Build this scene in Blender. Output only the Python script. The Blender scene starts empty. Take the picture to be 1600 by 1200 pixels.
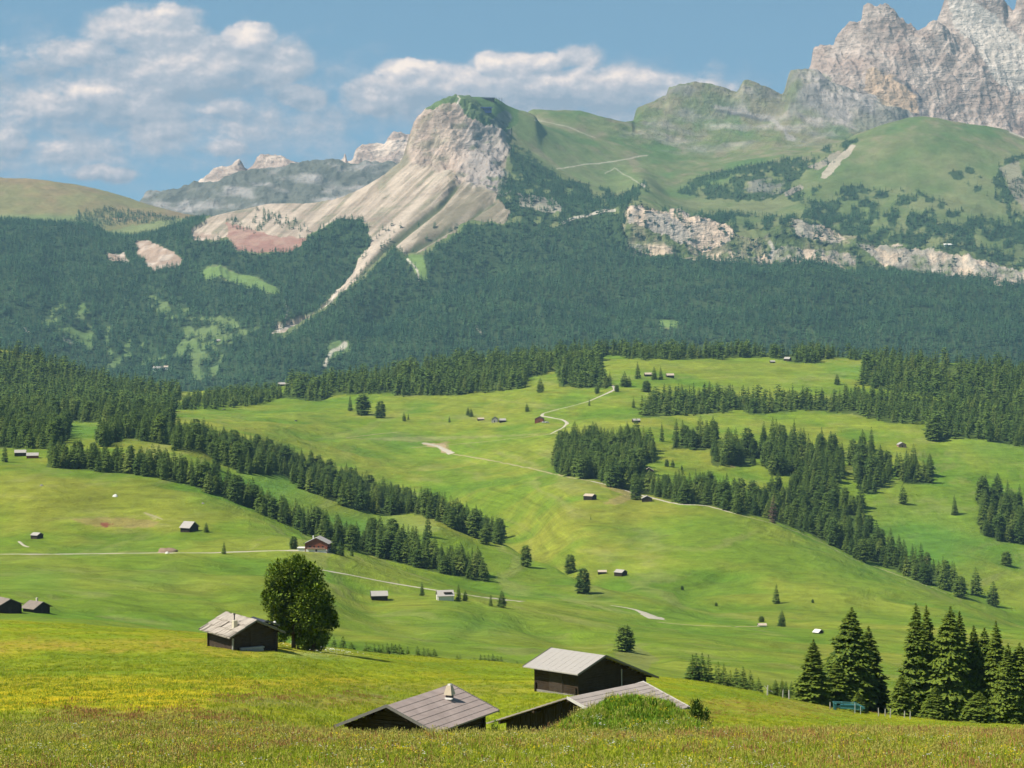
import bpy, math, random
import numpy as np
from mathutils import Vector

# ------------------------------------------------------------------ camera, sky, sun, exposure
F = 4000.0            # focal length in pixels of the 1600 px wide frame
CX, HY = 800.0, 400.0 # principal column and horizon row
SC = bpy.context.scene
COL = SC.collection
cam = bpy.data.cameras.new("camera")
cam.sensor_width = 36.0
cam.lens = 36.0 * F / 1600.0
cam.shift_y = -(600.0 - HY) / 1600.0
cam.clip_start = 0.5
cam.clip_end = 80000.0
camo = bpy.data.objects.new("camera", cam)
COL.objects.link(camo)
camo.location = (0, 0, 0)
camo.rotation_euler = (math.radians(90), 0, 0)
SC.camera = camo

SUN_EL, SUN_AZ = math.radians(52), math.radians(-110)   # azimuth clockwise from the view direction (+Y)
sd = Vector((math.cos(SUN_EL) * math.sin(SUN_AZ), math.cos(SUN_EL) * math.cos(SUN_AZ), math.sin(SUN_EL)))
sun = bpy.data.lights.new("sun", "SUN")
sun.energy = 4.6
sun.angle = math.radians(0.5)
sun.color = (1.0, 0.93, 0.82)
suno = bpy.data.objects.new("sun", sun)
COL.objects.link(suno)
suno.location = (0, 0, 300)
suno.rotation_euler = (-sd).to_track_quat("-Z", "Y").to_euler()

SC.view_settings.view_transform = "Standard"
SC.view_settings.look = "None"
SC.view_settings.exposure = 0.53
SC.view_settings.gamma = 1.0
SC.cycles.use_adaptive_sampling = True
SC.cycles.adaptive_threshold = 0.02
SC.cycles.adaptive_min_samples = 24
SC.cycles.time_limit = 560
SC.cycles.use_denoising = True
SC.cycles.max_bounces = 5
SC.cycles.diffuse_bounces = 3
SC.cycles.glossy_bounces = 2
SC.cycles.transmission_bounces = 2
SC.cycles.volume_bounces = 0
SC.cycles.transparent_max_bounces = 8
SC.cycles.caustics_reflective = False
SC.cycles.caustics_refractive = False

world = bpy.data.worlds.new("World")
SC.world = world
world.use_nodes = True
world.cycles.sampling_method = "MANUAL"
world.cycles.sample_map_resolution = 512


class NT:
    """tiny helper round a node tree"""
    def __init__(self, tree):
        self.t = tree
        tree.nodes.clear()

    def n(self, kind, ins=None, **props):
        nd = self.t.nodes.new(kind)
        for k, v in props.items():
            setattr(nd, k, v)
        for k, v in (ins or {}).items():
            self.set(nd, k, v)
        return nd

    def set(self, nd, k, v):
        sock = nd.inputs[k]
        if isinstance(v, bpy.types.NodeSocket):
            self.t.links.new(v, sock)
        elif isinstance(v, bpy.types.Node):
            self.t.links.new(v.outputs[0], sock)
        else:
            sock.default_value = v

    def m(self, op, a, b=None, c=None, clamp=False):
        nd = self.t.nodes.new("ShaderNodeMath")
        nd.operation = op
        nd.use_clamp = clamp
        self.set(nd, 0, a)
        if b is not None:
            self.set(nd, 1, b)
        if c is not None:
            self.set(nd, 2, c)
        return nd.outputs[0]

    def vm(self, op, a, b=None):
        nd = self.t.nodes.new("ShaderNodeVectorMath")
        nd.operation = op
        self.set(nd, 0, a)
        if b is not None:
            self.set(nd, 1, b)
        return nd.outputs["Value"] if op in ("LENGTH", "DISTANCE", "DOT_PRODUCT") else nd.outputs[0]

    def noise(self, vec, scale, detail=4.0, rough=0.55, dist=0.0):
        nd = self.n("ShaderNodeTexNoise", {"Scale": scale, "Detail": detail, "Roughness": rough, "Distortion": dist})
        if vec is not None:
            self.set(nd, "Vector", vec)
        return nd

    def mix(self, fac, a, b, blend="MIX"):
        nd = self.t.nodes.new("ShaderNodeMix")
        nd.data_type = "RGBA"
        nd.blend_type = blend
        self.set(nd, 0, fac)
        self.set(nd, 6, a)
        self.set(nd, 7, b)
        return nd.outputs[2]

    def ramp(self, fac, lo, hi, to0=0.0, to1=1.0, smooth=True):
        nd = self.t.nodes.new("ShaderNodeMapRange")
        nd.interpolation_type = "SMOOTHSTEP" if smooth else "LINEAR"
        nd.clamp = True
        self.set(nd, 0, fac)
        for i, v in enumerate((lo, hi, to0, to1)):
            self.set(nd, i + 1, v)
        return nd.outputs[0]


# the clouds: (x, y, half width, half height, strength) on the sky, as tangents of azimuth and elevation times F
PUFFS = [
    (220, 160, 400, 135, .54), (40, 230, 220, 90, .44), (790, 155, 290, 66, .62), (1040, 150, 210, 60, .54), (500, 190, 220, 66, .42),
    (228, 46, 95, 34, 1.0), (270, 24, 55, 20, .85),
    (392, 60, 42, 26, 1.2), (300, 98, 84, 48, 1.0), (430, 98, 70, 44, .75), (340, 130, 140, 26, .62),
    (120, 84, 66, 30, .85), (60, 110, 110, 28, .55), (10, 90, 60, 40, .42),
    (145, 150, 58, 22, 1.0), (75, 168, 85, 26, .85), (190, 168, 64, 24, .75), (110, 188, 130, 24, .55),
    (290, 142, 60, 12, .62), (340, 175, 66, 15, .60), (470, 152, 44, 20, .9),
    (10, 225, 40, 26, .85), (160, 272, 62, 18, .75), (350, 230, 66, 18, .6), (90, 240, 50, 16, .45),
    (640, 110, 54, 16, 1.05), (600, 150, 80, 34, .85), (690, 130, 90, 34, .9), (790, 102, 52, 20, 1.1),
    (855, 100, 42, 16, 1.15), (905, 90, 36, 28, .8), (770, 140, 110, 32, .9), (880, 138, 95, 32, .95), (970, 140, 80, 40, .82),
    (1050, 150, 80, 34, .62), (1112, 104, 30, 16, .4), (1110, 135, 70, 22, .6), (1072, 30, 16, 14, .26),
    (-110, 120, 90, 50, .7), (1750, 60, 90, 40, .6),
]


def build_world():
    w = NT(world.node_tree)
    geo = w.n("ShaderNodeTexCoord")
    d = w.n("ShaderNodeSeparateXYZ", {0: geo.outputs["Generated"]})
    dx, dy, dz = d.outputs
    ay = w.m("MAXIMUM", w.m("ABSOLUTE", dy), 0.02)
    u = w.m("ADD", w.m("DIVIDE", dx, ay), 0.0)
    v = w.m("DIVIDE", dz, ay)
    p = w.n("ShaderNodeCombineXYZ", {0: u, 1: v, 2: w.m("MULTIPLY", w.m("SIGN", dy), 3.0)}).outputs[0]
    # shape noise warps the puffs and breaks their rims
    wn = w.noise(p, 60.0, 5.0, 0.60)
    warp = w.vm("SUBTRACT", wn.outputs["Color"], (0.5, 0.5, 0.5))
    sc = w.t.nodes.new("ShaderNodeVectorMath"); sc.operation = "MULTIPLY"
    w.set(sc, 0, warp); sc.inputs[1].default_value = (0.014, 0.009, 0.0)
    q = w.vm("ADD", p, sc.outputs[0])
    tot = None; top = None
    for (x, y, rx, ry, s) in PUFFS:
        cx, cy = (x - CX) / F, (HY - y) / F
        mul = w.t.nodes.new("ShaderNodeVectorMath"); mul.operation = "MULTIPLY_ADD"
        w.set(mul, 0, q)
        mul.inputs[1].default_value = (F / rx / 1.75, F / ry / 1.75, 0.0)
        mul.inputs[2].default_value = (-cx * F / rx / 1.75, -cy * F / ry / 1.75, 0.0)
        ln = w.vm("LENGTH", mul.outputs[0])
        m_ = w.ramp(ln, 1.0, 0.0, 0.0, s)
        sy = w.n("ShaderNodeSeparateXYZ", {0: mul.outputs[0]})
        lit = w.m("MULTIPLY_ADD", sy.outputs[1], 0.9, w.m("MULTIPLY", sy.outputs[0], -0.25))
        t_ = w.m("MULTIPLY", m_, lit)
        tot = m_ if tot is None else w.m("MAXIMUM", tot, m_)
        if rx < 170:
            top = t_ if top is None else w.m("ADD", top, t_)
    # nothing of this bank behind the camera's back half except loose noise clouds
    p2 = w.n("ShaderNodeCombineXYZ", {0: w.m("MULTIPLY", u, 1.0), 1: w.m("MULTIPLY", v, 1.45), 2: 0.0}).outputs[0]
    n1 = w.noise(p2, 62.0, 8.0, 0.60, 0.0)
    n1o = w.noise(w.vm("ADD", p2, (-0.0020, 0.0030, 0.0)), 62.0, 4.0, 0.55, 0.0)
    nn = w.m("SUBTRACT", n1.outputs[0], 0.5)
    big = w.m("SUBTRACT", w.noise(p2, 30.0, 4.0, 0.55).outputs[0], 0.5)
    dens = w.m("ADD", tot, w.m("ADD", w.m("MULTIPLY", nn, 0.75), w.m("MULTIPLY", big, 0.5)))
    front = w.ramp(dy, 0.0, 0.2)
    low = w.ramp(v, 0.45, 0.15)
    mask = w.ramp(dens, 0.14, 0.54)
    mask = w.m("MULTIPLY", w.m("MULTIPLY", mask, front), low)
    mask = w.m("MULTIPLY", mask, w.ramp(tot, 0.02, 0.45, 0.0, 0.97))
    relief = w.m("MULTIPLY", w.m("SUBTRACT", n1.outputs[0], n1o.outputs[0]), 1.7)
    light = w.m("ADD", w.m("ADD", w.m("MULTIPLY", top, 1.25), relief), w.m("MULTIPLY_ADD", dens, 0.42, 0.06))
    light = w.ramp(light, -0.12, 0.98, smooth=False)
    cr = w.n("ShaderNodeValToRGB", {0: light})
    e = cr.color_ramp.elements
    e[0].position, e[0].color = 0.0, (0.245, 0.290, 0.350, 1)
    e[1].position, e[1].color = 1.0, (0.90, 0.74, 0.62, 1)
    k = e.new(0.45); k.color = (0.40, 0.400, 0.430, 1)
    k = e.new(0.72); k.color = (0.62, 0.545, 0.52, 1)
    # clear sky
    vec = w.n("ShaderNodeCombineXYZ", {0: dx, 1: dy, 2: w.m("ADD", w.m("MULTIPLY", dz, 1.0), 0.16)}).outputs[0]
    sky = w.n("ShaderNodeTexSky", {"Vector": vec}, sky_type="NISHITA", sun_disc=False)
    sky.sun_elevation = SUN_EL
    sky.sun_rotation = SUN_AZ
    sky.altitude = 1900
    sky.air_density = 1.0
    sky.dust_density = 0.6
    sky.ozone_density = 1.6
    skyc = w.mix(1.0, sky.outputs[0], (SKY_TINT[0], SKY_TINT[1], SKY_TINT[2], 1), "MULTIPLY")
    cl = w.mix(1.0, cr.outputs[0], (CLOUD_GAIN, CLOUD_GAIN, CLOUD_GAIN, 1), "MULTIPLY")
    colr = w.mix(mask, skyc, cl)
    bg = w.n("ShaderNodeBackground", {"Color": colr, "Strength": SKY_STRENGTH})
    out = w.n("ShaderNodeOutputWorld", {"Surface": bg.outputs[0]})


SKY_TINT = (0.86, 0.96, 0.83)
SKY_STRENGTH = 0.10
CLOUD_GAIN = 9.6
build_world()


# ------------------------------------------------------------------ numbers: noise, interpolation, masks
def _hash(ix, iy, seed):
    h = (ix.astype(np.int64) * 374761393 + iy.astype(np.int64) * 668265263 + seed * 2147483647) & 0xFFFFFFFF
    h = ((h ^ (h >> 13)) * 1274126177) & 0xFFFFFFFF
    h = ((h ^ (h >> 16)) * 2246822519) & 0xFFFFFFFF
    return ((h ^ (h >> 15)) & 0xFFFFFF) / float(0xFFFFFF)


def vnoise(x, y, seed=0):
    x, y = np.broadcast_arrays(np.asarray(x, float), np.asarray(y, float))
    ix, iy = np.floor(x), np.floor(y)
    fx, fy = x - ix, y - iy
    fx = fx * fx * fx * (fx * (fx * 6 - 15) + 10)
    fy = fy * fy * fy * (fy * (fy * 6 - 15) + 10)
    a, b = _hash(ix, iy, seed), _hash(ix + 1, iy, seed)
    c, d = _hash(ix, iy + 1, seed), _hash(ix + 1, iy + 1, seed)
    return (a + (b - a) * fx) * (1 - fy) + (c + (d - c) * fx) * fy


def fbm(x, y, seed=0, octv=4, gain=0.5, lac=2.03):
    """about -1..1"""
    s, a, n = 0.0, 1.0, 0.0
    for o in range(octv):
        s = s + a * (vnoise(x, y, seed + o * 17) * 2 - 1)
        n += a
        a *= gain
        x, y = x * lac * 0.8 + y * lac * 0.6 + 3.7, -x * lac * 0.6 + y * lac * 0.8 + 9.1
    return s / n * 1.35


def ridged(x, y, seed=0, octv=5, gain=0.55, lac=2.1):
    s, a, n = 0.0, 1.0, 0.0
    for o in range(octv):
        s = s + a * (1 - np.abs(vnoise(x, y, seed + o * 17) * 2 - 1) * 2)
        n += a
        a *= gain
        x, y = x * lac * 0.8 + y * lac * 0.6 + 3.7, -x * lac * 0.6 + y * lac * 0.8 + 9.1
    return s / n


def _slopes(h, dl):
    """Fritsch-Carlson style limited slopes; h, dl have shape (n-1, ...)"""
    n = h.shape[0] + 1
    m = np.zeros((n,) + dl.shape[1:])
    m[0], m[-1] = dl[0], dl[-1]
    a, b = dl[:-1], dl[1:]
    w1, w2 = 2 * h[1:] + h[:-1], h[1:] + 2 * h[:-1]
    with np.errstate(divide="ignore", invalid="ignore"):
        hm = (w1 + w2) / (w1 / a + w2 / b)
    m[1:-1] = np.where(a * b > 0, hm, 0.0)
    return m


def pchip(xk, yk, x):
    xk, yk = np.asarray(xk, float), np.asarray(yk, float)
    x = np.clip(x, xk[0], xk[-1])
    h = np.diff(xk)
    dl = np.diff(yk) / h
    m = _slopes(h, dl) if len(xk) > 2 else np.array([dl[0], dl[0]])
    i = np.clip(np.searchsorted(xk, x, side="right") - 1, 0, len(xk) - 2)
    t = (x - xk[i]) / h[i]
    t2, t3 = t * t, t * t * t
    return (2 * t3 - 3 * t2 + 1) * yk[i] + (t3 - 2 * t2 + t) * h[i] * m[i] + (-2 * t3 + 3 * t2) * yk[i + 1] + (t3 - t2) * h[i] * m[i + 1]


class Sheet:
    """A piece of terrain given as profile lines: each line is [(column, row seen, distance)...]. Heights follow from them."""
    def __init__(self, lines, counts, x0, x1, step):
        self.px = np.arange(x0, x1 + step, step, dtype=float)
        K = len(lines)
        Y = np.zeros((K, len(self.px))); Z = np.zeros_like(Y)
        for k, ln in enumerate(lines):
            a = np.array(ln, float)
            Y[k] = pchip(a[:, 0], a[:, 2], self.px) if len(a) > 1 else a[0, 2]
            yy = pchip(a[:, 0], a[:, 1], self.px) if len(a) > 1 else a[0, 1]
            Z[k] = Y[k] * (HY - yy) / F
        h = np.diff(Y, axis=0)
        h = np.maximum(h, 1e-3)
        m = _slopes(h, np.diff(Z, axis=0) / h)
        rY, rZ, rT = [], [], []
        for k in range(K - 1):
            n = counts[k]
            for j in range(n):
                t = j / n
                t2, t3 = t * t, t * t * t
                rY.append(Y[k] + (Y[k + 1] - Y[k]) * t)
                rZ.append((2 * t3 - 3 * t2 + 1) * Z[k] + (t3 - 2 * t2 + t) * h[k] * m[k] + (-2 * t3 + 3 * t2) * Z[k + 1] + (t3 - t2) * h[k] * m[k + 1])
                rT.append(k + t)
        rY.append(Y[-1]); rZ.append(Z[-1]); rT.append(K - 1.0)
        self.Y, self.Z, self.T = np.array(rY), np.array(rZ), np.array(rT)
        self.S = (self.px - CX) / F
        self.X = self.Y * self.S[None, :]
        self.K = K

    def scr(self):
        return np.broadcast_to(self.px[None, :], self.Y.shape), HY - self.Z / self.Y * F

    def prof(self, x):
        """profile at column x"""
        c = (x - self.px[0]) / (self.px[1] - self.px[0])
        c = min(max(c, 0), len(self.px) - 1.001)
        i = int(c); t = c - i
        return self.Y[:, i] * (1 - t) + self.Y[:, i + 1] * t, self.Z[:, i] * (1 - t) + self.Z[:, i + 1] * t

    def hit(self, x, y, dmin=0.0):
        """first point of the sheet seen at (x, y) -> (X, Y, Z)"""
        Yp, Zp = self.prof(x)
        ys = HY - Zp / Yp * F
        ok = np.nonzero((ys <= y) & (Yp > dmin))[0]
        if len(ok) == 0 or ok[0] == 0:
            i = int(np.argmin(np.where(Yp > dmin, ys, 1e9)))
            return (x - CX) / F * Yp[i], Yp[i], Zp[i]
        i = ok[0]
        a, b = ys[i - 1], ys[i]
        t = 1.0 if a <= y else (a - y) / (a - b)
        Yh = Yp[i - 1] + (Yp[i] - Yp[i - 1]) * t
        return (x - CX) / F * Yh, Yh, Zp[i - 1] + (Zp[i] - Zp[i - 1]) * t

    def z(self, X, Y):
        x = X / Y * F + CX
        Yp, Zp = self.prof(x)
        return float(np.interp(Y, Yp, Zp))

    def zs(self, X, Y):
        """vectorised height"""
        X, Y = np.asarray(X, float), np.asarray(Y, float)
        x = X / Y * F + CX
        c = np.clip((x - self.px[0]) / (self.px[1] - self.px[0]), 0, len(self.px) - 1.001)
        i = c.astype(int); t = c - i
        out = np.empty_like(X)
        order = np.argsort(i, kind="stable")
        for j in order:
            a = np.interp(Y[j], self.Y[:, i[j]], self.Z[:, i[j]])
            b = np.interp(Y[j], self.Y[:, i[j] + 1], self.Z[:, i[j] + 1])
            out[j] = a * (1 - t[j]) + b * t[j]
        return out


def inpoly(x, y, poly):
    x, y = np.asarray(x, float), np.asarray(y, float)
    r = np.zeros(np.broadcast(x, y).shape, bool)
    n = len(poly)
    for i in range(n):
        x0, y0 = poly[i]; x1, y1 = poly[(i + 1) % n]
        if y0 == y1:
            continue
        c = ((y0 > y) != (y1 > y)) & (x < (x1 - x0) * (y - y0) / (y1 - y0) + x0)
        r ^= c
    return r


def polyline_dist(x, y, pts):
    d = np.full(np.broadcast(x, y).shape, 1e9)
    for (x0, y0), (x1, y1) in zip(pts[:-1], pts[1:]):
        dx, dy = x1 - x0, y1 - y0
        t = np.clip(((x - x0) * dx + (y - y0) * dy) / (dx * dx + dy * dy + 1e-9), 0, 1)
        d = np.minimum(d, np.hypot(x - x0 - t * dx, y - y0 - t * dy))
    return d


def sstep(a, b, x):
    t = np.clip((x - a) / (b - a), 0, 1)
    return t * t * (3 - 2 * t)


def lerp(a, b, t):
    return a + (b - a) * t


# ------------------------------------------------------------------ objects and meshes
def tag(o, label=None, cat=None, group=None, kind=None):
    if label: o["label"] = label
    if cat: o["category"] = cat
    if group: o["group"] = group
    if kind: o["kind"] = kind
    return o


def link(name, me, parent=None):
    o = bpy.data.objects.new(name, me)
    COL.objects.link(o)
    if parent is not None:
        o.parent = parent
    return o


def empty(name, loc, rz=0.0):
    o = bpy.data.objects.new(name, None)
    COL.objects.link(o)
    o.location = loc
    o.rotation_euler = (0, 0, rz)
    o.empty_display_size = 0.5
    return o


def np_mesh(name, V, Fc, mats, mat_idx=None, smooth=False, color=None):
    """V (n,3), Fc (m,k) with k 3 or 4"""
    V = np.asarray(V, np.float32); Fc = np.asarray(Fc, np.int32)
    me = bpy.data.meshes.new(name)
    me.vertices.add(len(V)); me.vertices.foreach_set("co", V.ravel())
    k = Fc.shape[1]
    me.loops.add(Fc.size); me.loops.foreach_set("vertex_index", Fc.ravel())
    me.polygons.add(len(Fc))
    me.polygons.foreach_set("loop_start", np.arange(0, Fc.size, k, dtype=np.int32))
    if mat_idx is not None:
        me.polygons.foreach_set("material_index", np.asarray(mat_idx, np.int32))
    me.polygons.foreach_set("use_smooth", np.full(len(Fc), smooth, bool))
    me.update(calc_edges=True)
    for m in mats:
        me.materials.append(m)
    if color is not None:
        at = me.color_attributes.new("Col", "FLOAT_COLOR", "POINT")
        c = np.ones((len(V), 4), np.float32); c[:, :3] = np.asarray(color, np.float32).reshape(-1, 3)
        at.data.foreach_set("color", c.ravel())
    return me


def sheet_mesh(name, S, color, mat, extra=None):
    R, C = S.Y.shape
    V = np.stack([S.X, S.Y, S.Z], -1).reshape(-1, 3)
    i = np.arange(R * C).reshape(R, C)
    Fc = np.stack([i[:-1, :-1], i[:-1, 1:], i[1:, 1:], i[1:, :-1]], -1).reshape(-1, 4)
    me = np_mesh(name, V, Fc, [mat], smooth=True, color=color)
    for k, a in (extra or {}).items():
        at = me.attributes.new(k, "FLOAT", "POINT")
        at.data.foreach_set("value", np.asarray(a, np.float32).ravel())
    return link(name, me)


class MB:
    """collects boxes, prisms, tubes; build() links them as one mesh object"""
    def __init__(self):
        self.v, self.f, self.mi = [], [], []

    def poly(self, pts, faces, mi=0):
        b = len(self.v)
        self.v += [tuple(p) for p in pts]
        for f in faces:
            self.f.append(tuple(b + i for i in f)); self.mi.append(mi)

    def box(self, x0, x1, y0, y1, z0, z1, mi=0, M=None):
        p = [(x0, y0, z0), (x1, y0, z0), (x1, y1, z0), (x0, y1, z0), (x0, y0, z1), (x1, y0, z1), (x1, y1, z1), (x0, y1, z1)]
        if M is not None:
            p = [M(q) for q in p]
        self.poly(p, [(3, 2, 1, 0), (4, 5, 6, 7), (0, 1, 5, 4), (1, 2, 6, 5), (2, 3, 7, 6), (3, 0, 4, 7)], mi)

    def hexa(self, p, mi=0):
        self.poly(p, [(3, 2, 1, 0), (4, 5, 6, 7), (0, 1, 5, 4), (1, 2, 6, 5), (2, 3, 7, 6), (3, 0, 4, 7)], mi)

    def tube(self, pts, rad, n=7, mi=0):
        rings = []
        b = len(self.v)
        for i, p in enumerate(pts):
            p = Vector(p)
            a = Vector(pts[max(i - 1, 0)]); c = Vector(pts[min(i + 1, len(pts) - 1)])
            d = (c - a).normalized() if (c - a).length > 1e-9 else Vector((0, 0, 1))
            u = d.cross(Vector((0, 0, 1)))
            if u.length < 1e-3: u = d.cross(Vector((1, 0, 0)))
            u.normalize(); w = d.cross(u)
            r = rad[i] if isinstance(rad, (list, tuple)) else rad
            for k in range(n):
                t = 2 * math.pi * k / n
                self.v.append(tuple(p + (u * math.cos(t) + w * math.sin(t)) * r))
        for i in range(len(pts) - 1):
            for k in range(n):
                k2 = (k + 1) % n
                self.f.append((b + i * n + k, b + i * n + k2, b + (i + 1) * n + k2, b + (i + 1) * n + k)); self.mi.append(mi)
        self.f.append(tuple(b + k for k in range(n))[::-1]); self.mi.append(mi)
        e = b + (len(pts) - 1) * n
        self.f.append(tuple(e + k for k in range(n))); self.mi.append(mi)

    def mesh(self, name, mats):
        me = bpy.data.meshes.new(name)
        me.from_pydata(self.v, [], self.f)
        for m in (mats if isinstance(mats, (list, tuple)) else [mats]):
            me.materials.append(m)
        me.polygons.foreach_set("material_index", self.mi)
        me.update()
        return me

    def build(self, name, mats, parent=None):
        return link(name, self.mesh(name, mats), parent)
# ------------------------------------------------------------------ materials
def new_mat(name):
    m = bpy.data.materials.new(name)
    m.use_nodes = True
    return m, NT(m.node_tree)


def finish(n, color, rough=0.9, normal=None, spec=0.2, extra=None):
    ins = {"Base Color": color, "Roughness": rough, "Specular IOR Level": spec}
    b = n.n("ShaderNodeBsdfPrincipled", ins)
    if normal is not None:
        n.set(b, "Normal", normal)
    for k, v in (extra or {}).items():
        n.set(b, k, v)
    n.n("ShaderNodeOutputMaterial", {"Surface": b.outputs[0]})
    return b


def bump(n, h, dist, strength=1.0):
    return n.n("ShaderNodeBump", {"Height": h, "Distance": dist, "Strength": strength}).outputs[0]


def pos(n):
    return n.n("ShaderNodeNewGeometry").outputs["Position"]


def mat_meadow():
    m, n = new_mat("meadow_grass_ground")
    p = pos(n)
    col = n.n("ShaderNodeAttribute", attribute_name="Col").outputs["Color"]
    near = n.n("ShaderNodeAttribute", attribute_name="near").outputs["Fac"]
    a = n.noise(p, 0.9, 4, 0.65).outputs[0]
    b = n.noise(p, 0.11, 5, 0.6).outputs[0]
    c = n.noise(p, 3.0, 2, 0.6).outputs[0]
    k = n.m("MULTIPLY_ADD", n.m("SUBTRACT", a, 0.5), 0.9, n.m("MULTIPLY_ADD", n.m("SUBTRACT", b, 0.5), 0.9, 1.0))
    k = n.m("ADD", k, n.m("MULTIPLY", n.m("SUBTRACT", c, 0.5), n.m("MULTIPLY", near, 0.8)))
    kk = n.n("ShaderNodeCombineXYZ", {0: k, 1: k, 2: k}).outputs[0]
    out = n.mix(1.0, col, kk, "MULTIPLY")
    mp = n.n("ShaderNodeMapping", {"Vector": p, "Scale": (.022, .022, .75)}).outputs[0]
    ter = n.noise(mp, 1.0, 6, 0.68, 0.4).outputs[0]
    tk = n.m("MULTIPLY_ADD", n.m("SUBTRACT", ter, 0.5), n.m("MULTIPLY", n.m("SUBTRACT", 1.0, near), 0.8), 1.0)
    out = n.mix(1.0, out, n.n("ShaderNodeCombineXYZ", {0: tk, 1: tk, 2: tk}).outputs[0], "MULTIPLY")
    # drier, yellower tufts
    t = n.ramp(n.noise(p, 0.35, 5, 0.7).outputs[0], 0.52, 0.72, 0.0, 0.35)
    out = n.mix(t, out, n.mix(1.0, out, (1.35, 1.08, 0.8, 1), "MULTIPLY"))
    h = n.m("ADD", n.m("ADD", n.m("MULTIPLY", a, 0.5), n.m("MULTIPLY", b, 1.8)), n.m("MULTIPLY", ter, n.m("MULTIPLY", n.m("SUBTRACT", 1.0, near), 1.6)))
    finish(n, out, 0.95, bump(n, h, 1.0, 0.8), 0.1)
    return m


def mat_terrain(name, s1, s2, bstr, dist, rockcol=False):
    """far slopes: colour from the map of what grows where, rock relief and grain from noise"""
    m, n = new_mat(name)
    p = pos(n)
    col = n.n("ShaderNodeAttribute", attribute_name="Col").outputs["Color"]
    rock = n.n("ShaderNodeAttribute", attribute_name="rock").outputs["Fac"]
    a = n.noise(p, s1, 6, 0.62, 0.3).outputs[0]
    b = n.noise(p, s2, 5, 0.65).outputs[0]
    mp = n.n("ShaderNodeMapping", {"Vector": p, "Rotation": (0.12, 0.10, 0.0), "Scale": (0.25, 0.25, 1.0)})
    st = n.noise(mp.outputs[0], 0.045, 4, 0.7).outputs[0]
    k = n.m("MULTIPLY_ADD", n.m("SUBTRACT", a, 0.5), 0.9, n.m("MULTIPLY_ADD", n.m("SUBTRACT", b, 0.5), 0.7, 1.0))
    k = n.m("ADD", k, n.m("MULTIPLY", n.m("MULTIPLY", n.m("SUBTRACT", st, 0.5), rock), 1.3))
    kk = n.n("ShaderNodeCombineXYZ", {0: k, 1: k, 2: k}).outputs[0]
    out = n.mix(1.0, col, kk, "MULTIPLY")
    cr = n.m("MULTIPLY", n.ramp(n.noise(p, s1 * 1.7, 6, 0.7, 1.0).outputs[0], 0.44, 0.36), rock)
    out = n.mix(n.m("MULTIPLY", cr, 0.45), out, (0.10, 0.095, 0.10, 1))
    h = n.m("ADD", n.m("MULTIPLY", a, 1.0), n.m("ADD", n.m("MULTIPLY", b, 0.5), n.m("MULTIPLY", n.m("MULTIPLY", st, rock), 0.8)))
    h = n.m("MULTIPLY", h, n.m("MULTIPLY_ADD", rock, 0.8, 0.2))
    finish(n, out, 0.95, bump(n, h, dist, bstr), 0.1)
    return m


M_MEADOW = mat_meadow()
M_MOUNT = mat_terrain("mountain_slope", 0.012, 0.06, 0.9, 22.0)
M_CRAG = mat_terrain("pale_crag_rock", 0.010, 0.05, 0.85, 26.0)
M_FARM = mat_terrain("far_range_slope", 0.006, 0.03, 0.8, 34.0)

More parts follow.
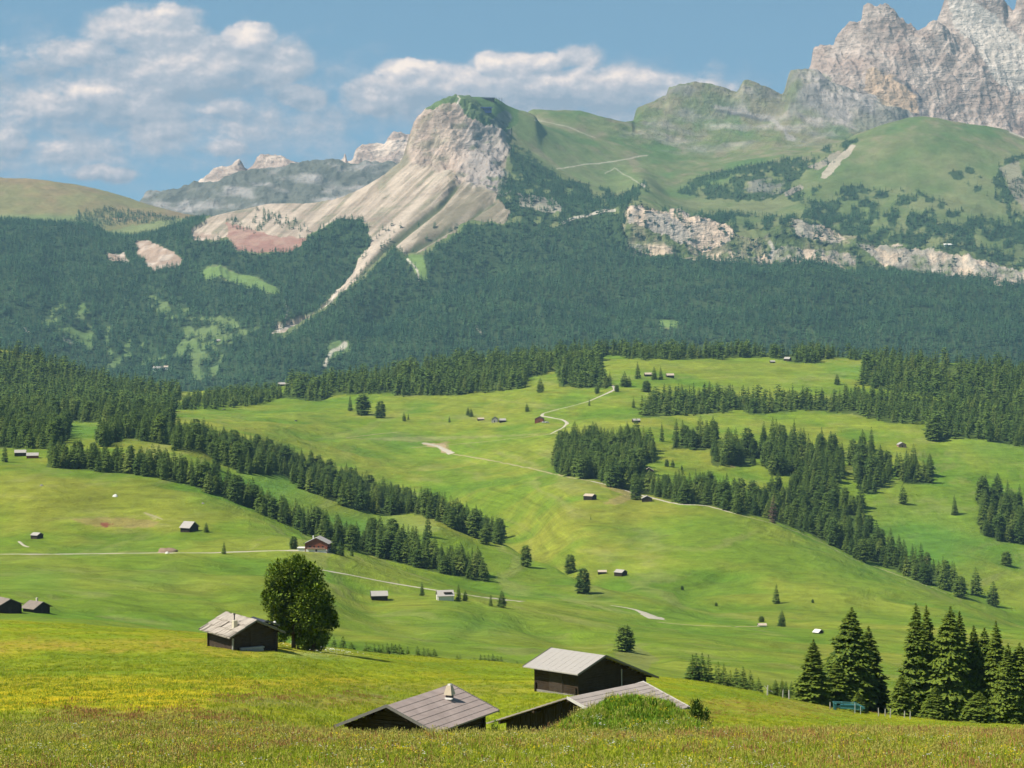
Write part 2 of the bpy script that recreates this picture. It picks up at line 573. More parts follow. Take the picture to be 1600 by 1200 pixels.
# ------------------------------------------------------------------ the meadows, from the camera's feet to the valley behind the last wood
A_LINES = [
    [(-500, 5600, 2.0), (2100, 5600, 2.0)],
    [(-500, 1500, 50), (2100, 1500, 50)],
    [(-500, 1216, 92), (400, 1216, 92), (800, 1222, 92), (2100, 1222, 92)],
    [(-500, 1158, 128), (300, 1156, 128), (500, 1156, 126), (800, 1157, 125), (1100, 1157, 125), (1400, 1155, 125), (2100, 1155, 125)],
    [(-500, 1120, 165), (300, 1114, 165), (400, 1126, 165), (470, 1143, 165), (540, 1165, 165), (620, 1190, 165), (700, 1196, 165), (900, 1200, 168), (1080, 1194, 168), (1200, 1166, 168), (1400, 1154, 168), (2100, 1154, 168)],
    [(-500, 1052, 240), (0, 1050, 240), (300, 1042, 240), (420, 1042, 240), (520, 1062, 240), (700, 1092, 240), (850, 1094, 240), (1000, 1110, 240), (1120, 1124, 240), (1250, 1134, 240), (1400, 1143, 240), (1600, 1149, 240), (2100, 1152, 240)],
    [(-500, 968, 330), (0, 972, 330), (100, 976, 330), (200, 985, 325), (300, 991, 320), (400, 1001, 318), (500, 1013, 316), (600, 1026, 314), (700, 1036, 312), (800, 1042, 312), (900, 1049, 312), (1000, 1058, 312), (1100, 1069, 316), (1200, 1086, 326), (1300, 1106, 340), (1400, 1118, 350), (1600, 1130, 360), (2100, 1150, 360)],
    [(-500, 975, 440), (0, 979, 440), (300, 1005, 450), (500, 1040, 520), (700, 1062, 560), (900, 1078, 570), (1100, 1095, 580), (1300, 1115, 560), (1600, 1140, 560), (2100, 1160, 560)],
    [(-500, 950, 800), (0, 955, 780), (57, 957, 760), (100, 958, 780), (200, 963, 800), (300, 968, 820), (400, 976, 820), (500, 988, 820), (600, 1002, 820), (700, 1013, 820), (800, 1019, 820), (900, 1026, 820), (1000, 1034, 820), (1100, 1044, 820), (1250, 1056, 820), (1400, 1064, 820), (1600, 1072, 820), (2100, 1090, 820)],
    [(-500, 880, 1150), (0, 885, 1150), (300, 887, 1150), (400, 893, 1150), (500, 908, 1140), (590, 938, 1130), (700, 940, 1140), (760, 950, 1140), (800, 957, 1140), (900, 970, 1130), (1000, 985, 1120), (1100, 995, 1110), (1250, 1008, 1100), (1400, 1018, 1090), (1600, 1030, 1090), (2100, 1050, 1090)],
    [(-500, 835, 1380), (0, 842, 1360), (57, 842, 1350), (200, 832, 1380), (295, 830, 1380), (400, 842, 1350), (497, 860, 1300), (600, 896, 1270), (700, 918, 1270), (800, 937, 1280), (900, 948, 1270), (1000, 960, 1250), (1100, 973, 1230), (1280, 989, 1210), (1600, 1006, 1210), (2100, 1030, 1200)],
    [(-500, 728, 1560), (0, 727, 1560), (75, 730, 1560), (140, 733, 1560), (200, 738, 1560), (300, 757, 1540), (400, 797, 1520), (500, 842, 1500), (600, 873, 1480), (700, 898, 1460), (760, 909, 1450), (830, 922, 1430), (900, 932, 1400), (970, 942, 1370), (1036, 952, 1340), (1100, 963, 1320), (1250, 980, 1290), (1600, 1000, 1270), (2100, 1024, 1260)],
    [(-500, 702, 1740), (0, 700, 1750), (200, 700, 1750), (285, 702, 1750), (350, 724, 1750), (410, 742, 1750), (486, 767, 1740), (545, 790, 1730), (608, 806, 1720), (678, 812, 1700), (750, 841, 1680), (786, 852, 1660), (834, 877, 1600), (900, 903, 1500), (970, 927, 1430), (1036, 943, 1380), (1100, 957, 1360), (1250, 975, 1330), (1600, 994, 1310), (2100, 1018, 1300)],
    [(-500, 690, 1900), (0, 688, 1900), (200, 686, 1900), (285, 700, 1900), (350, 728, 1900), (420, 756, 1900), (500, 788, 1900), (600, 822, 1890), (700, 848, 1860), (786, 870, 1800), (834, 886, 1720), (900, 907, 1590), (970, 918, 1520), (1036, 932, 1470), (1100, 945, 1450), (1250, 965, 1400), (1600, 986, 1380), (2100, 1012, 1370)],
    [(-500, 684, 2050), (0, 678, 2050), (280, 682, 2050), (400, 712, 2100), (500, 758, 2100), (600, 795, 2100), (700, 826, 2060), (800, 836, 1960), (900, 850, 1740), (1000, 866, 1680), (1100, 876, 1650), (1200, 886, 1630), (1300, 905, 1600), (1400, 926, 1570), (1500, 948, 1540), (1600, 980, 1500), (2100, 1005, 1480)],
    [(-500, 672, 2200), (0, 668, 2200), (280, 668, 2250), (400, 682, 2300), (500, 722, 2300), (600, 745, 2300), (700, 760, 2220), (800, 760, 2120), (900, 757, 2020), (950, 763, 1990), (1000, 781, 1960), (1100, 792, 1900), (1200, 816, 1870), (1300, 856, 1830), (1400, 899, 1790), (1500, 936, 1750), (1600, 973, 1700), (2100, 1000, 1650)],
    [(-500, 658, 2400), (0, 655, 2400), (280, 655, 2450), (400, 662, 2500), (500, 690, 2480), (700, 728, 2420), (800, 728, 2320), (900, 724, 2220), (1000, 742, 2120), (1100, 770, 2060), (1200, 806, 2010), (1300, 852, 1960), (1400, 892, 1910), (1500, 916, 1880), (1600, 948, 1850), (2100, 985, 1800)],
    [(-500, 648, 2600), (0, 645, 2600), (280, 643, 2650), (400, 648, 2680), (500, 662, 2650), (700, 690, 2600), (800, 690, 2500), (900, 690, 2400), (1000, 706, 2280), (1100, 732, 2200), (1200, 762, 2150), (1300, 802, 2110), (1400, 838, 2070), (1500, 860, 2030), (1600, 892, 2000), (2100, 950, 1950)],
    [(-500, 640, 2750), (0, 636, 2750), (280, 637, 2800), (400, 641, 2850), (500, 640, 2850), (600, 640, 2850), (700, 645, 2800), (850, 656, 2650), (1000, 664, 2500), (1100, 675, 2450), (1200, 692, 2400), (1300, 715, 2350), (1400, 735, 2320), (1500, 762, 2280), (1600, 794, 2240), (2100, 880, 2200)],
    [(-500, 630, 2900), (0, 628, 2900), (280, 630, 2900), (400, 634, 3000), (500, 622, 3050), (600, 612, 3050), (700, 612, 3000), (850, 608, 2900), (950, 610, 2820), (1000, 628, 2720), (1100, 640, 2700), (1200, 645, 2680), (1400, 656, 2620), (1500, 680, 2540), (1600, 712, 2460), (2100, 800, 2400)],
    [(-500, 612, 3050), (0, 614, 3050), (200, 620, 3100), (280, 622, 3150), (400, 622, 3200), (450, 606, 3250), (500, 604, 3250), (600, 592, 3250), (700, 584, 3250), (850, 581, 3150), (950, 577, 3080), (1047, 590, 2950), (1200, 602, 2980), (1300, 602, 2980), (1400, 612, 2950), (1500, 625, 2900), (1600, 636, 2850), (2100, 700, 2800)],
    [(-500, 540, 3500), (-100, 542, 3500), (0, 548, 3450), (100, 575, 3400), (200, 603, 3400), (280, 613, 3400), (400, 612, 3450), (450, 599, 3450), (500, 597, 3450), (600, 587, 3450), (700, 568, 3500), (800, 556, 3500), (950, 548, 3450), (1047, 553, 3400), (1200, 555, 3400), (1300, 556, 3400), (1400, 561, 3350), (1500, 568, 3300), (1600, 577, 3300), (2100, 620, 3300)],
    [(-500, 570, 3700), (0, 578, 3700), (300, 640, 3700), (500, 630, 3700), (800, 590, 3750), (1200, 590, 3700), (1600, 612, 3600), (2100, 660, 3600)],
    [(-500, 760, 4700), (2100, 760, 4700)],
    [(-500, 860, 5600), (2100, 860, 5600)],
]
A_CNT = [14, 30, 50, 40, 44, 50, 16, 40, 52, 34, 70, 34, 14, 30, 44, 26, 26, 26, 26, 26, 40, 10, 12, 6]
A = Sheet(A_LINES, A_CNT, -480, 2080, 2.0)


def shape_A():
    X, Y = A.X, A.Y
    w = sstep(420, 900, Y)
    far = sstep(1000, 2200, Y)
    z = A.Z
    z += w * (2.0 + 1.4 * far) * fbm(X / 95, Y / 130, 11, 3)
    z += w * 1.35 * fbm(X / 34, Y / 48, 12, 3)
    # soil creep: low steps along the slope
    z += w * 0.30 * np.sin(A.Z * 1.1 + 3.0 * fbm(X / 60, Y / 60, 13, 3)) * sstep(-.1, .5, fbm(X / 120, Y / 120, 14, 2))
    z += (1 - w) * sstep(60, 140, Y) * (0.28 * fbm(X / 16, Y / 22, 15, 3) + 0.10 * fbm(X / 4, Y / 5, 16, 2))
    # gullies and folds of the lower slopes
    px, py = A.scr()
    for pts, wd, dp in FOLDS:
        x0_, x1_ = min(p[0] for p in pts), max(p[0] for p in pts)
        y0_, y1_ = min(p[1] for p in pts), max(p[1] for p in pts)
        m_ = (px > x0_ - 70) & (px < x1_ + 70) & (py > y0_ - 60) & (py < y1_ + 60) & (Y > 500)
        qx, qy = px[m_], py[m_]
        d = polyline_dist(qx, qy, pts)
        e0 = np.hypot(qx - pts[0][0], qy - pts[0][1]); e1 = np.hypot(qx - pts[-1][0], qy - pts[-1][1])
        tp = sstep(0, 55, e0) * sstep(0, 55, e1)
        z[m_] -= .55 * dp * np.exp(-(d / (wd * 1.5)) ** 2) * sstep(500, 700, Y[m_]) * tp
    # the overgrown heap in front of the low roof
    cx = (985 - CX) / F * 134
    dx = np.abs(X - cx) / 3.6
    z += 2.25 * np.exp(-dx ** 2.8) * np.exp(-((Y - 136) / 5.5) ** 2) * (1 + 0.16 * fbm(X / 1.1, Y / 1.5, 18, 2))


FOLDS = [
    ([(700, 1000), (760, 970), (830, 985), (900, 1008), (960, 1022)], 9, 3.0),
    ([(780, 955), (860, 985), (960, 1012), (1060, 1035)], 8, 3.2),
    ([(560, 975), (640, 985), (700, 998)], 8, 1.8),
    ([(1180, 880), (1120, 905), (1060, 935), (1040, 950)], 9, 4.5),
    ([(1250, 930), (1160, 938), (1080, 950)], 9, 2.5),
    ([(230, 900), (330, 925), (380, 960), (400, 990)], 9, 2.6),
    ([(180, 765), (260, 790), (330, 812)], 8, 1.2),
    ([(540, 700), (640, 705), (740, 722), (830, 745)], 6, 1.6),
    ([(700, 790), (780, 800), (860, 830)], 8, 2.2),
    ([(900, 800), (880, 850), (905, 890)], 9, 3.2),
    ([(1400, 760), (1470, 800), (1540, 870)], 12, 3.0),
    ([(1500, 700), (1560, 740), (1600, 790)], 9, 2.5),
]
shape_A()


def color_A():
    px, py = A.scr()
    X, Y, Z = A.X, A.Y, A.Z
    sh = X.shape
    G = lambda r, g, b: np.array([r, g, b])
    base = np.empty(sh + (3,))
    n1 = fbm(X / 70, Y / 100, 31, 4); n2 = fbm(X / 22, Y / 34, 32, 4); n3 = fbm(X / 240, Y / 300, 33, 3)
    green, lime, yell = G(.132, .205, .017), G(.192, .232, .026), G(.245, .234, .032)
    k = sstep(-.7, .8, n1 + .4 * n2)[..., None]
    base[:] = lerp(green, lime, k)
    base = lerp(base, yell, (sstep(.1, .9, n3 + .5 * n2) * .45)[..., None])
    # lighter far meadow, fresh green in the hollows
    base *= lerp(1.0, 1.06, sstep(1500, 2700, Y))[..., None]
    hol = fbm(X / 95, Y / 130, 11, 3) + .5 * fbm(X / 34, Y / 48, 12, 3)
    base = lerp(base, G(.088, .185, .014), (sstep(-.05, -.75, hol) * .65 * (Y > 420))[..., None])
    cs = fbm(X / 55 + Y / 90, Z / 1.5, 34, 4) * sstep(420, 800, Y)
    base *= (1 + .17 * cs + .10 * fbm(X / 6, Y / 9, 35, 3))[..., None]
    base = lerp(base, G(.27, .26, .09), (sstep(.35, .8, fbm(X / 40, Z / 2.2, 36, 4)) * .35 * (Y > 420))[..., None])
    for (cx, cy, rx, ry, s) in [(1440, 850, 120, 60, .75), (420, 760, 110, 30, .8), (560, 820, 90, 26, .7), (620, 690, 60, 14, .5), (1000, 835, 40, 14, .3),
                                (730, 980, 80, 20, .45), (60, 905, 60, 18, .45), (240, 905, 60, 14, .4), (1350, 578, 60, 12, .6), (1560, 700, 60, 26, .5), (130, 672, 60, 14, .6)]:
        w = np.exp(-((px - cx) / rx) ** 2 - ((py - cy) / ry) ** 2) * s * (Y > 420)
        base = lerp(base, G(.085, .205, .028), w[..., None])
    # near meadow: yellow flower bands, brown sorrel patches
    nr = 1 - sstep(330, 460, Y)
    nearc = lerp(G(.185, .250, .010), G(.270, .280, .012), sstep(-.6, .7, fbm(X / 9, Y / 7, 41, 4))[..., None])
    base = lerp(base, nearc, nr[..., None])
    wob = py + 7 * fbm(px / 70, py / 30, 42, 3)
    def band(y0, y1, x0, x1, soft=6):
        return sstep(y0 - soft, y0 + soft, wob) * (1 - sstep(y1 - soft, y1 + soft, wob)) * sstep(x0 - 60, x0 + 60, px) * (1 - sstep(x1 - 60, x1 + 60, px)) * nr
    tex = sstep(-.45, .6, fbm(X / 2.2, Y / 7, 43, 3))
    for args, c, s in [
        ((998, 1020, -500, 470), G(.330, .250, .035), .75), ((1060, 1072, -500, 560), G(.36, .27, .012), .6),
        ((1078, 1108, -500, 330), G(.44, .34, .008), .95), ((1062, 1080, 380, 560), G(.35, .26, .03), .5),
        ((1024, 1056, -100, 560), G(.150, .215, .014), .7), ((1088, 1102, 330, 620), G(.27, .19, .09), .65),
        ((1108, 1140, 60, 380), G(.20, .13, .075), .8), ((1112, 1136, -200, 60), G(.20, .19, .05), .5),
        ((1070, 1083, 560, 840), G(.28, .24, .07), .55), ((1030, 1052, 560, 820), G(.14, .215, .015), .6),
        ((1094, 1120, 1080, 1300), G(.28, .235, .05), .6), ((1076, 1092, 1080, 1240), G(.125, .22, .014), .6),
        ((1120, 1140, 330, 560), G(.155, .205, .02), .5), ((1018, 1028, 440, 560), G(.5, .5, .40), .22)]:
        base = lerp(base, c, (band(*args) * s * (.45 + .55 * tex))[..., None])
    # sparse dry strips and bare earth out on the slopes
    e = lambda poly, soft=1.2: inpoly(px + 4 * fbm(px / 9, py / 5, 51, 2), py + soft * fbm(px / 11, py / 4, 52, 2), poly)
    def paint(poly, c, s, dmin=420, soft=1.2):
        nonlocal base
        base = lerp(base, c, (e(poly, soft) * s * (Y > dmin))[..., None])
    pink, tan = G(.34, .21, .13), G(.34, .28, .15)
    paint([(110, 812), (190, 808), (250, 814), (240, 824), (150, 824)], G(.27, .19, .08), .55)
    paint([(156, 818), (166, 817), (176, 820), (170, 823), (158, 822)], G(.20, .06, .04), .9)
    paint([(225, 800), (250, 808), (242, 812), (228, 806)], tan, .5)
    paint([(658, 691), (690, 692), (706, 708), (698, 708), (682, 700), (664, 695)], G(.46, .33, .20), .85)
    paint([(930, 756), (985, 763), (1000, 775), (960, 790), (940, 786), (975, 772)], pink, .40)
    paint([(1140, 722), (1150, 720), (1152, 730), (1142, 731)], pink, .5)
    paint([(655, 634), (630, 640), (560, 668), (480, 690), (560, 682)], tan, .12)
    paint([(690, 692), (705, 704), (700, 690)], pink, .5)
    paint([(960, 1020), (1000, 1010), (1030, 1030), (1010, 1048), (970, 1040)], G(.20, .20, .07), .5)
    paint([(540, 685), (760, 680), (900, 676), (760, 684), (640, 690)], tan, .3)
    paint([(840, 928), (900, 935), (1000, 962), (930, 950)], tan, .15)
    paint([(1440, 868), (1452, 872), (1450, 884), (1438, 880)], pink, .7)
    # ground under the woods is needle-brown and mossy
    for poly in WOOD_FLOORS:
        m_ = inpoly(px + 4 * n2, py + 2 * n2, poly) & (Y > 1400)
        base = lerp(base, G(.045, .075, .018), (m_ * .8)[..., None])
    base = np.clip(base, 0.01, 0.8)
    return base


# screen outlines of where trunks stand, on the meadows
W_LEFT_LOWER = [(72, 731), (140, 734), (200, 739), (300, 758), (400, 798), (500, 843), (600, 874), (700, 898), (765, 910), (742, 894), (690, 878), (640, 850), (600, 846), (560, 846), (500, 832), (440, 806), (400, 787), (330, 756), (280, 742), (200, 726), (140, 718), (80, 716)]
W_LEFT_UPPER = [(272, 704), (310, 704), (372, 738), (445, 744), (486, 769), (545, 793), (610, 807), (640, 801), (680, 813), (740, 840), (790, 853), (772, 836), (700, 800), (650, 790), (600, 774), (540, 752), (480, 732), (440, 714), (390, 702), (330, 690), (270, 684)]
W_PLATEAU = [(-120, 652), (60, 655), (110, 657), (200, 664), (262, 682), (270, 655), (275, 634), (150, 627), (0, 624), (-120, 622)]
W_PLATEAU_B = [(-120, 702), (30, 700), (80, 702), (106, 688), (108, 668), (60, 660), (-120, 655)]
W_PLATEAU_C = [(196, 684), (268, 694), (266, 676), (205, 668), (150, 690), (160, 700)]
W_HILL = [(-200, 538), (0, 549), (100, 576), (200, 604), (280, 614), (280, 626), (150, 626), (-200, 622)]
W_THIN = [(272, 641), (340, 639), (395, 633), (440, 622), (440, 611), (350, 620), (300, 628)]
W_CREST = [(440, 621), (500, 627), (530, 616), (600, 614), (650, 620), (720, 616), (820, 607), (826, 590), (868, 582), (874, 604), (945, 606), (936, 572), (945, 553), (960, 549), (800, 558), (700, 570), (600, 589), (500, 600), (445, 604)]
W_CREST_R = [(945, 554), (1000, 561), (1070, 561), (1200, 558), (1240, 566), (1275, 568), (1290, 558), (1340, 561), (1400, 564), (1400, 556), (1200, 553), (1000, 549)]
W_RIGHT = [(1345, 600), (1400, 612), (1470, 622), (1530, 630), (1620, 640), (1700, 650), (2000, 700), (2000, 612), (1700, 588), (1600, 580), (1500, 571), (1400, 564), (1352, 564)]
W_BAND = [(1000, 652), (1070, 649), (1160, 641), (1172, 648), (1260, 641), (1340, 648), (1400, 663), (1440, 661), (1470, 681), (1530, 687), (1600, 697), (1700, 712), (1950, 770), (1950, 680), (1700, 655), (1600, 642), (1500, 632), (1400, 622), (1340, 618), (1280, 626), (1200, 627), (1120, 618), (1050, 620), (1008, 634)]
W_BLOCK = [(868, 712), (872, 740), (930, 750), (982, 768), (986, 752), (1012, 742), (1000, 724), (1022, 722), (1022, 700), (1000, 690), (940, 690), (880, 690)]
W_PATHSIDE = [(984, 769), (1010, 773), (1060, 785), (1100, 788), (1150, 801), (1200, 811), (1260, 832), (1300, 852), (1330, 868), (1400, 893), (1450, 913), (1492, 926), (1480, 902), (1440, 888), (1400, 870), (1365, 846), (1348, 816), (1340, 792), (1316, 784), (1300, 766), (1260, 762), (1215, 768), (1190, 786), (1160, 782), (1120, 770), (1106, 758), (1095, 770), (1050, 767), (1000, 758)]
W_CLUMPS = [[(1050, 702), (1116, 704), (1114, 690), (1060, 688)], [(1114, 728), (1178, 727), (1180, 704), (1140, 700), (1112, 706)],
            [(1186, 720), (1206, 742), (1238, 740), (1240, 716), (1256, 706), (1254, 692), (1196, 688)], [(1244, 760), (1300, 760), (1318, 748), (1316, 708), (1290, 700), (1256, 716)],
            [(1338, 710), (1362, 710), (1360, 702), (1340, 702)], [(1332, 742), (1352, 772), (1372, 768), (1392, 744), (1386, 724), (1350, 722), (1333, 728)], [(1400, 732), (1412, 756), (1456, 755), (1457, 742), (1420, 726)],
            [(1532, 832), (1560, 846), (1640, 852), (1640, 826), (1580, 790), (1534, 772)], [(1450, 688), (1482, 688), (1480, 676), (1452, 676)]]
WOOD_FLOORS = [W_LEFT_LOWER, W_LEFT_UPPER, W_PLATEAU, W_PLATEAU_B, W_PLATEAU_C, W_HILL, W_CREST, W_CREST_R, W_RIGHT, W_BAND, W_BLOCK, W_PATHSIDE] + W_CLUMPS

ground = sheet_mesh("ground", A, color_A(), M_MEADOW, {"near": (1 - sstep(300, 500, A.Y))})
tag(ground, "rolling green alpine meadow with yellow flower bands falling into folded slopes", "meadow", kind="structure")

# ------------------------------------------------------------------ the mountainside with its forest, scree, cliffs and upper pastures
B_LINES = [
    [(-450, 870, 4700), (2050, 870, 4700)],
    [(-450, 700, 5400), (2050, 700, 5400)],
    [(-450, 600, 5900), (0, 585, 5900), (200, 612, 5900), (300, 600, 5900), (450, 575, 5900), (600, 568, 5900), (800, 548, 5950), (1000, 538, 5950), (1200, 538, 5950), (1400, 546, 5950), (1600, 560, 5900), (2050, 590, 5900)],
    [(-450, 520, 6400), (0, 515, 6400), (200, 525, 6500), (300, 520, 6500), (450, 505, 6500), (600, 495, 6500), (800, 480, 6500), (1000, 472, 6500), (1200, 474, 6500), (1400, 484, 6500), (1600, 498, 6450), (2050, 530, 6400)],
    [(-450, 450, 6900), (0, 445, 6900), (200, 462, 7000), (300, 452, 7000), (450, 450, 7000), (600, 428, 7000), (800, 420, 7000), (1000, 408, 7050), (1200, 418, 7050), (1400, 428, 7000), (1600, 454, 6950), (2050, 480, 6900)],
    [(-450, 400, 7350), (0, 400, 7350), (200, 418, 7400), (300, 404, 7400), (400, 398, 7400), (500, 404, 7350), (600, 378, 7450), (700, 366, 7450), (800, 352, 7450), (900, 356, 7450), (985, 388, 7250), (1100, 396, 7250), (1200, 408, 7250), (1300, 414, 7250), (1450, 428, 7200), (1600, 446, 7150), (2050, 470, 7100)],
    [(-450, 372, 7600), (0, 374, 7600), (200, 396, 7600), (300, 376, 7600), (400, 366, 7600), (500, 358, 7600), (600, 340, 7650), (700, 324, 7650), (800, 312, 7650), (900, 322, 7620), (960, 332, 7480), (985, 322, 7340), (1050, 332, 7340), (1100, 344, 7350), (1200, 360, 7360), (1300, 374, 7360), (1450, 396, 7320), (1600, 420, 7260), (2050, 446, 7200)],
    [(-450, 350, 7900), (0, 350, 7900), (100, 356, 7900), (200, 380, 7800), (300, 354, 7900), (400, 336, 7950), (500, 330, 7950), (560, 320, 7950), (600, 308, 7950), (640, 296, 7950), (700, 284, 7950), (800, 282, 7950), (900, 302, 7900), (960, 309, 7850), (1000, 303, 7750), (1050, 326, 7700), (1100, 334, 7700), (1200, 337, 7720), (1300, 334, 7750), (1450, 342, 7700), (1600, 362, 7650), (2050, 400, 7600)],
    [(-450, 345, 8100), (0, 343, 8100), (60, 347, 8100), (140, 353, 8100), (172, 371, 8050), (200, 375, 8050), (260, 361, 8100), (310, 345, 8100), (340, 336, 8100), (380, 327, 8120), (430, 318, 8150), (480, 318, 8150), (520, 312, 8150), (560, 298, 8150), (600, 275, 8150), (640, 264, 8120), (680, 256, 8120), (715, 248, 8130), (770, 238, 8150), (850, 264, 8150), (900, 286, 8120), (960, 301, 8050), (1005, 291, 8000), (1050, 312, 7950), (1100, 323, 7950), (1200, 322, 7950), (1300, 304, 8000), (1400, 292, 8050), (1450, 288, 8050), (1600, 294, 8000), (2050, 330, 7950)],
    [(-450, 400, 8400), (0, 395, 8400), (300, 392, 8400), (480, 365, 8400), (560, 330, 8350), (605, 270, 8300), (628, 250, 8260), (640, 212, 8240), (650, 186, 8240), (670, 166, 8240), (690, 156, 8240), (715, 151, 8240), (770, 190, 8260), (800, 214, 8300), (850, 244, 8300), (900, 266, 8300), (960, 282, 8300), (1000, 274, 8300), (1050, 304, 8200), (1100, 296, 8200), (1150, 272, 8250), (1200, 264, 8250), (1240, 264, 8250), (1300, 246, 8300), (1350, 230, 8350), (1400, 216, 8350), (1450, 212, 8350), (1600, 236, 8350), (2050, 280, 8300)],
    [(-450, 520, 8700), (300, 500, 8700), (560, 440, 8700), (640, 300, 8450), (680, 175, 8360), (715, 151, 8400), (770, 154, 8420), (800, 167, 8480), (835, 180, 8500), (850, 204, 8500), (900, 230, 8520), (950, 247, 8520), (1000, 257, 8520), (1060, 272, 8450), (1100, 268, 8450), (1200, 247, 8500), (1300, 229, 8550), (1350, 205, 8600), (1400, 190, 8620), (1440, 182, 8640), (1500, 191, 8640), (1560, 200, 8640), (1600, 214, 8640), (2050, 262, 8600)],
    [(-450, 620, 9100), (560, 560, 9100), (640, 420, 9000), (715, 190, 8800), (770, 190, 8800), (800, 196, 8800), (850, 192, 8850), (900, 200, 8850), (950, 212, 8850), (1000, 224, 8850), (1100, 242, 8850), (1200, 230, 8850), (1300, 224, 8850), (1350, 215, 8850), (1440, 205, 8900), (1600, 240, 8900), (2050, 290, 8900)],
    [(-450, 700, 9400), (640, 560, 9400), (715, 260, 9200), (800, 205, 9120), (835, 172, 9100), (900, 173, 9100), (950, 184, 9120), (985, 192, 9150), (1000, 186, 9150), (1040, 180, 9180), (1100, 188, 9180), (1200, 190, 9180), (1240, 180, 9180), (1300, 190, 9150), (1400, 210, 9100), (1600, 260, 9150), (2050, 320, 9150)],
    [(-450, 740, 9700), (715, 330, 9500), (835, 200, 9350), (900, 195, 9350), (985, 200, 9350), (996, 168, 9350), (1040, 152, 9350), (1046, 137, 9350), (1080, 131, 9360), (1130, 140, 9370), (1150, 147, 9370), (1163, 131, 9370), (1200, 138, 9370), (1222, 147, 9370), (1236, 113, 9370), (1270, 110, 9380), (1300, 128, 9380), (1350, 145, 9380), (1400, 165, 9380), (1450, 200, 9380), (1600, 280, 9400), (2050, 350, 9400)],
    [(-450, 800, 10000), (835, 300, 9800), (1000, 240, 9700), (1100, 210, 9700), (1300, 190, 9700), (1500, 290, 9700), (2050, 420, 9700)],
]
B_CNT = [10, 24, 44, 44, 40, 50, 40, 34, 64, 46, 30, 24, 46, 12]
B = Sheet(B_LINES, B_CNT, -440, 2040, 1.6)
PXB, PYB = B.scr()
PXB, PYB = PXB.copy(), PYB.copy()

P_SCREE = [(296, 366), (318, 350), (340, 330), (380, 320), (430, 308), (520, 300), (560, 286), (600, 262), (640, 200), (660, 140), (706, 140), (712, 160), (722, 180), (735, 196), (760, 205), (785, 215), (796, 232), (790, 256), (770, 292), (778, 312), (796, 330), (790, 350), (766, 345), (730, 352), (700, 372), (660, 396), (630, 402), (618, 380), (600, 396), (560, 432), (540, 452), (522, 472), (505, 486), (470, 498), (440, 522), (428, 526), (434, 508), (462, 490), (500, 478), (515, 455), (545, 420), (560, 400), (578, 385), (576, 352), (560, 340), (520, 350), (480, 372), (470, 390), (440, 388), (395, 396), (368, 390), (355, 370), (330, 380), (302, 385)]
P_PINK = [[(352, 346), (376, 352), (400, 360), (430, 368), (475, 372), (482, 382), (455, 392), (400, 396), (372, 392), (357, 372)]]
P_SLIDE = [[(212, 385), (232, 382), (250, 394), (286, 411), (276, 424), (246, 430), (232, 424), (216, 402)], [(168, 404), (196, 399), (198, 414), (172, 412)], [(302, 366), (330, 360), (330, 378), (306, 380)]]
P_CLIFF = [(978, 322), (1000, 316), (1052, 328), (1072, 334), (1100, 338), (1135, 345), (1150, 362), (1180, 372), (1240, 352), (1300, 358), (1380, 384), (1450, 392), (1520, 412), (1600, 420), (2040, 440), (2040, 468), (1600, 447), (1560, 446), (1500, 436), (1400, 418), (1330, 424), (1200, 410), (1100, 404), (1040, 398), (985, 388), (972, 350)]
P_LAWN = [[(312, 424), (345, 421), (385, 430), (418, 446), (436, 460), (433, 470), (410, 462), (370, 446), (345, 438), (322, 440)], [(633, 404), (660, 401), (668, 430), (656, 433), (640, 416)], [(1030, 502), (1062, 502), (1058, 513), (1032, 512)]]
P_THIN = [([(80, 470), (130, 480), (180, 520), (170, 560), (110, 540), (60, 500)], .80), ([(225, 470), (290, 470), (300, 500), (240, 505)], .85), ([(282, 505), (330, 500), (402, 503), (412, 514), (370, 530), (352, 555), (335, 592), (300, 595), (296, 565), (262, 560), (165, 575), (170, 545), (222, 525), (225, 552), (270, 552), (285, 530)], .50),
          ([(508, 570), (515, 540), (545, 535), (548, 545), (525, 560), (512, 575)], .12)]
P_UPFOREST = [  # woods above the tree line's edge, on the pastures
    ([(788, 216), (800, 222), (830, 236), (850, 258), (880, 280), (930, 290), (965, 304), (985, 296), (1008, 284), (1012, 300), (985, 312), (975, 335), (940, 350), (880, 352), (800, 345), (768, 310), (770, 292), (786, 282), (800, 262), (794, 236)], .80),
    ([(1055, 300), (1100, 274), (1150, 262), (1232, 246), (1240, 268), (1236, 300), (1190, 316), (1100, 310)], .80),
    ([(1236, 250), (1290, 232), (1340, 215), (1330, 232), (1300, 262), (1280, 285), (1240, 300), (1200, 316), (1232, 290)], .40),
    ([(1060, 336), (1090, 326), (1130, 330), (1240, 340), (1330, 334), (1400, 338), (1480, 350), (1600, 372), (2040, 400), (2040, 445), (1600, 424), (1450, 396), (1330, 372), (1220, 362), (1120, 352)], .60),
    ([(1220, 292), (1300, 285), (1340, 290), (1380, 300), (1430, 300), (1480, 325), (1540, 345), (1600, 350), (1600, 400), (1500, 392), (1400, 370), (1300, 345), (1230, 335)], .34),
    ([(1480, 270), (1520, 262), (1560, 278), (1560, 250), (1610, 240), (1700, 270), (2040, 300), (2040, 420), (1600, 400), (1570, 330), (1500, 290)], .42),
    ([(1010, 318), (1035, 326), (1060, 332), (1050, 340), (1000, 330)], .45),
]
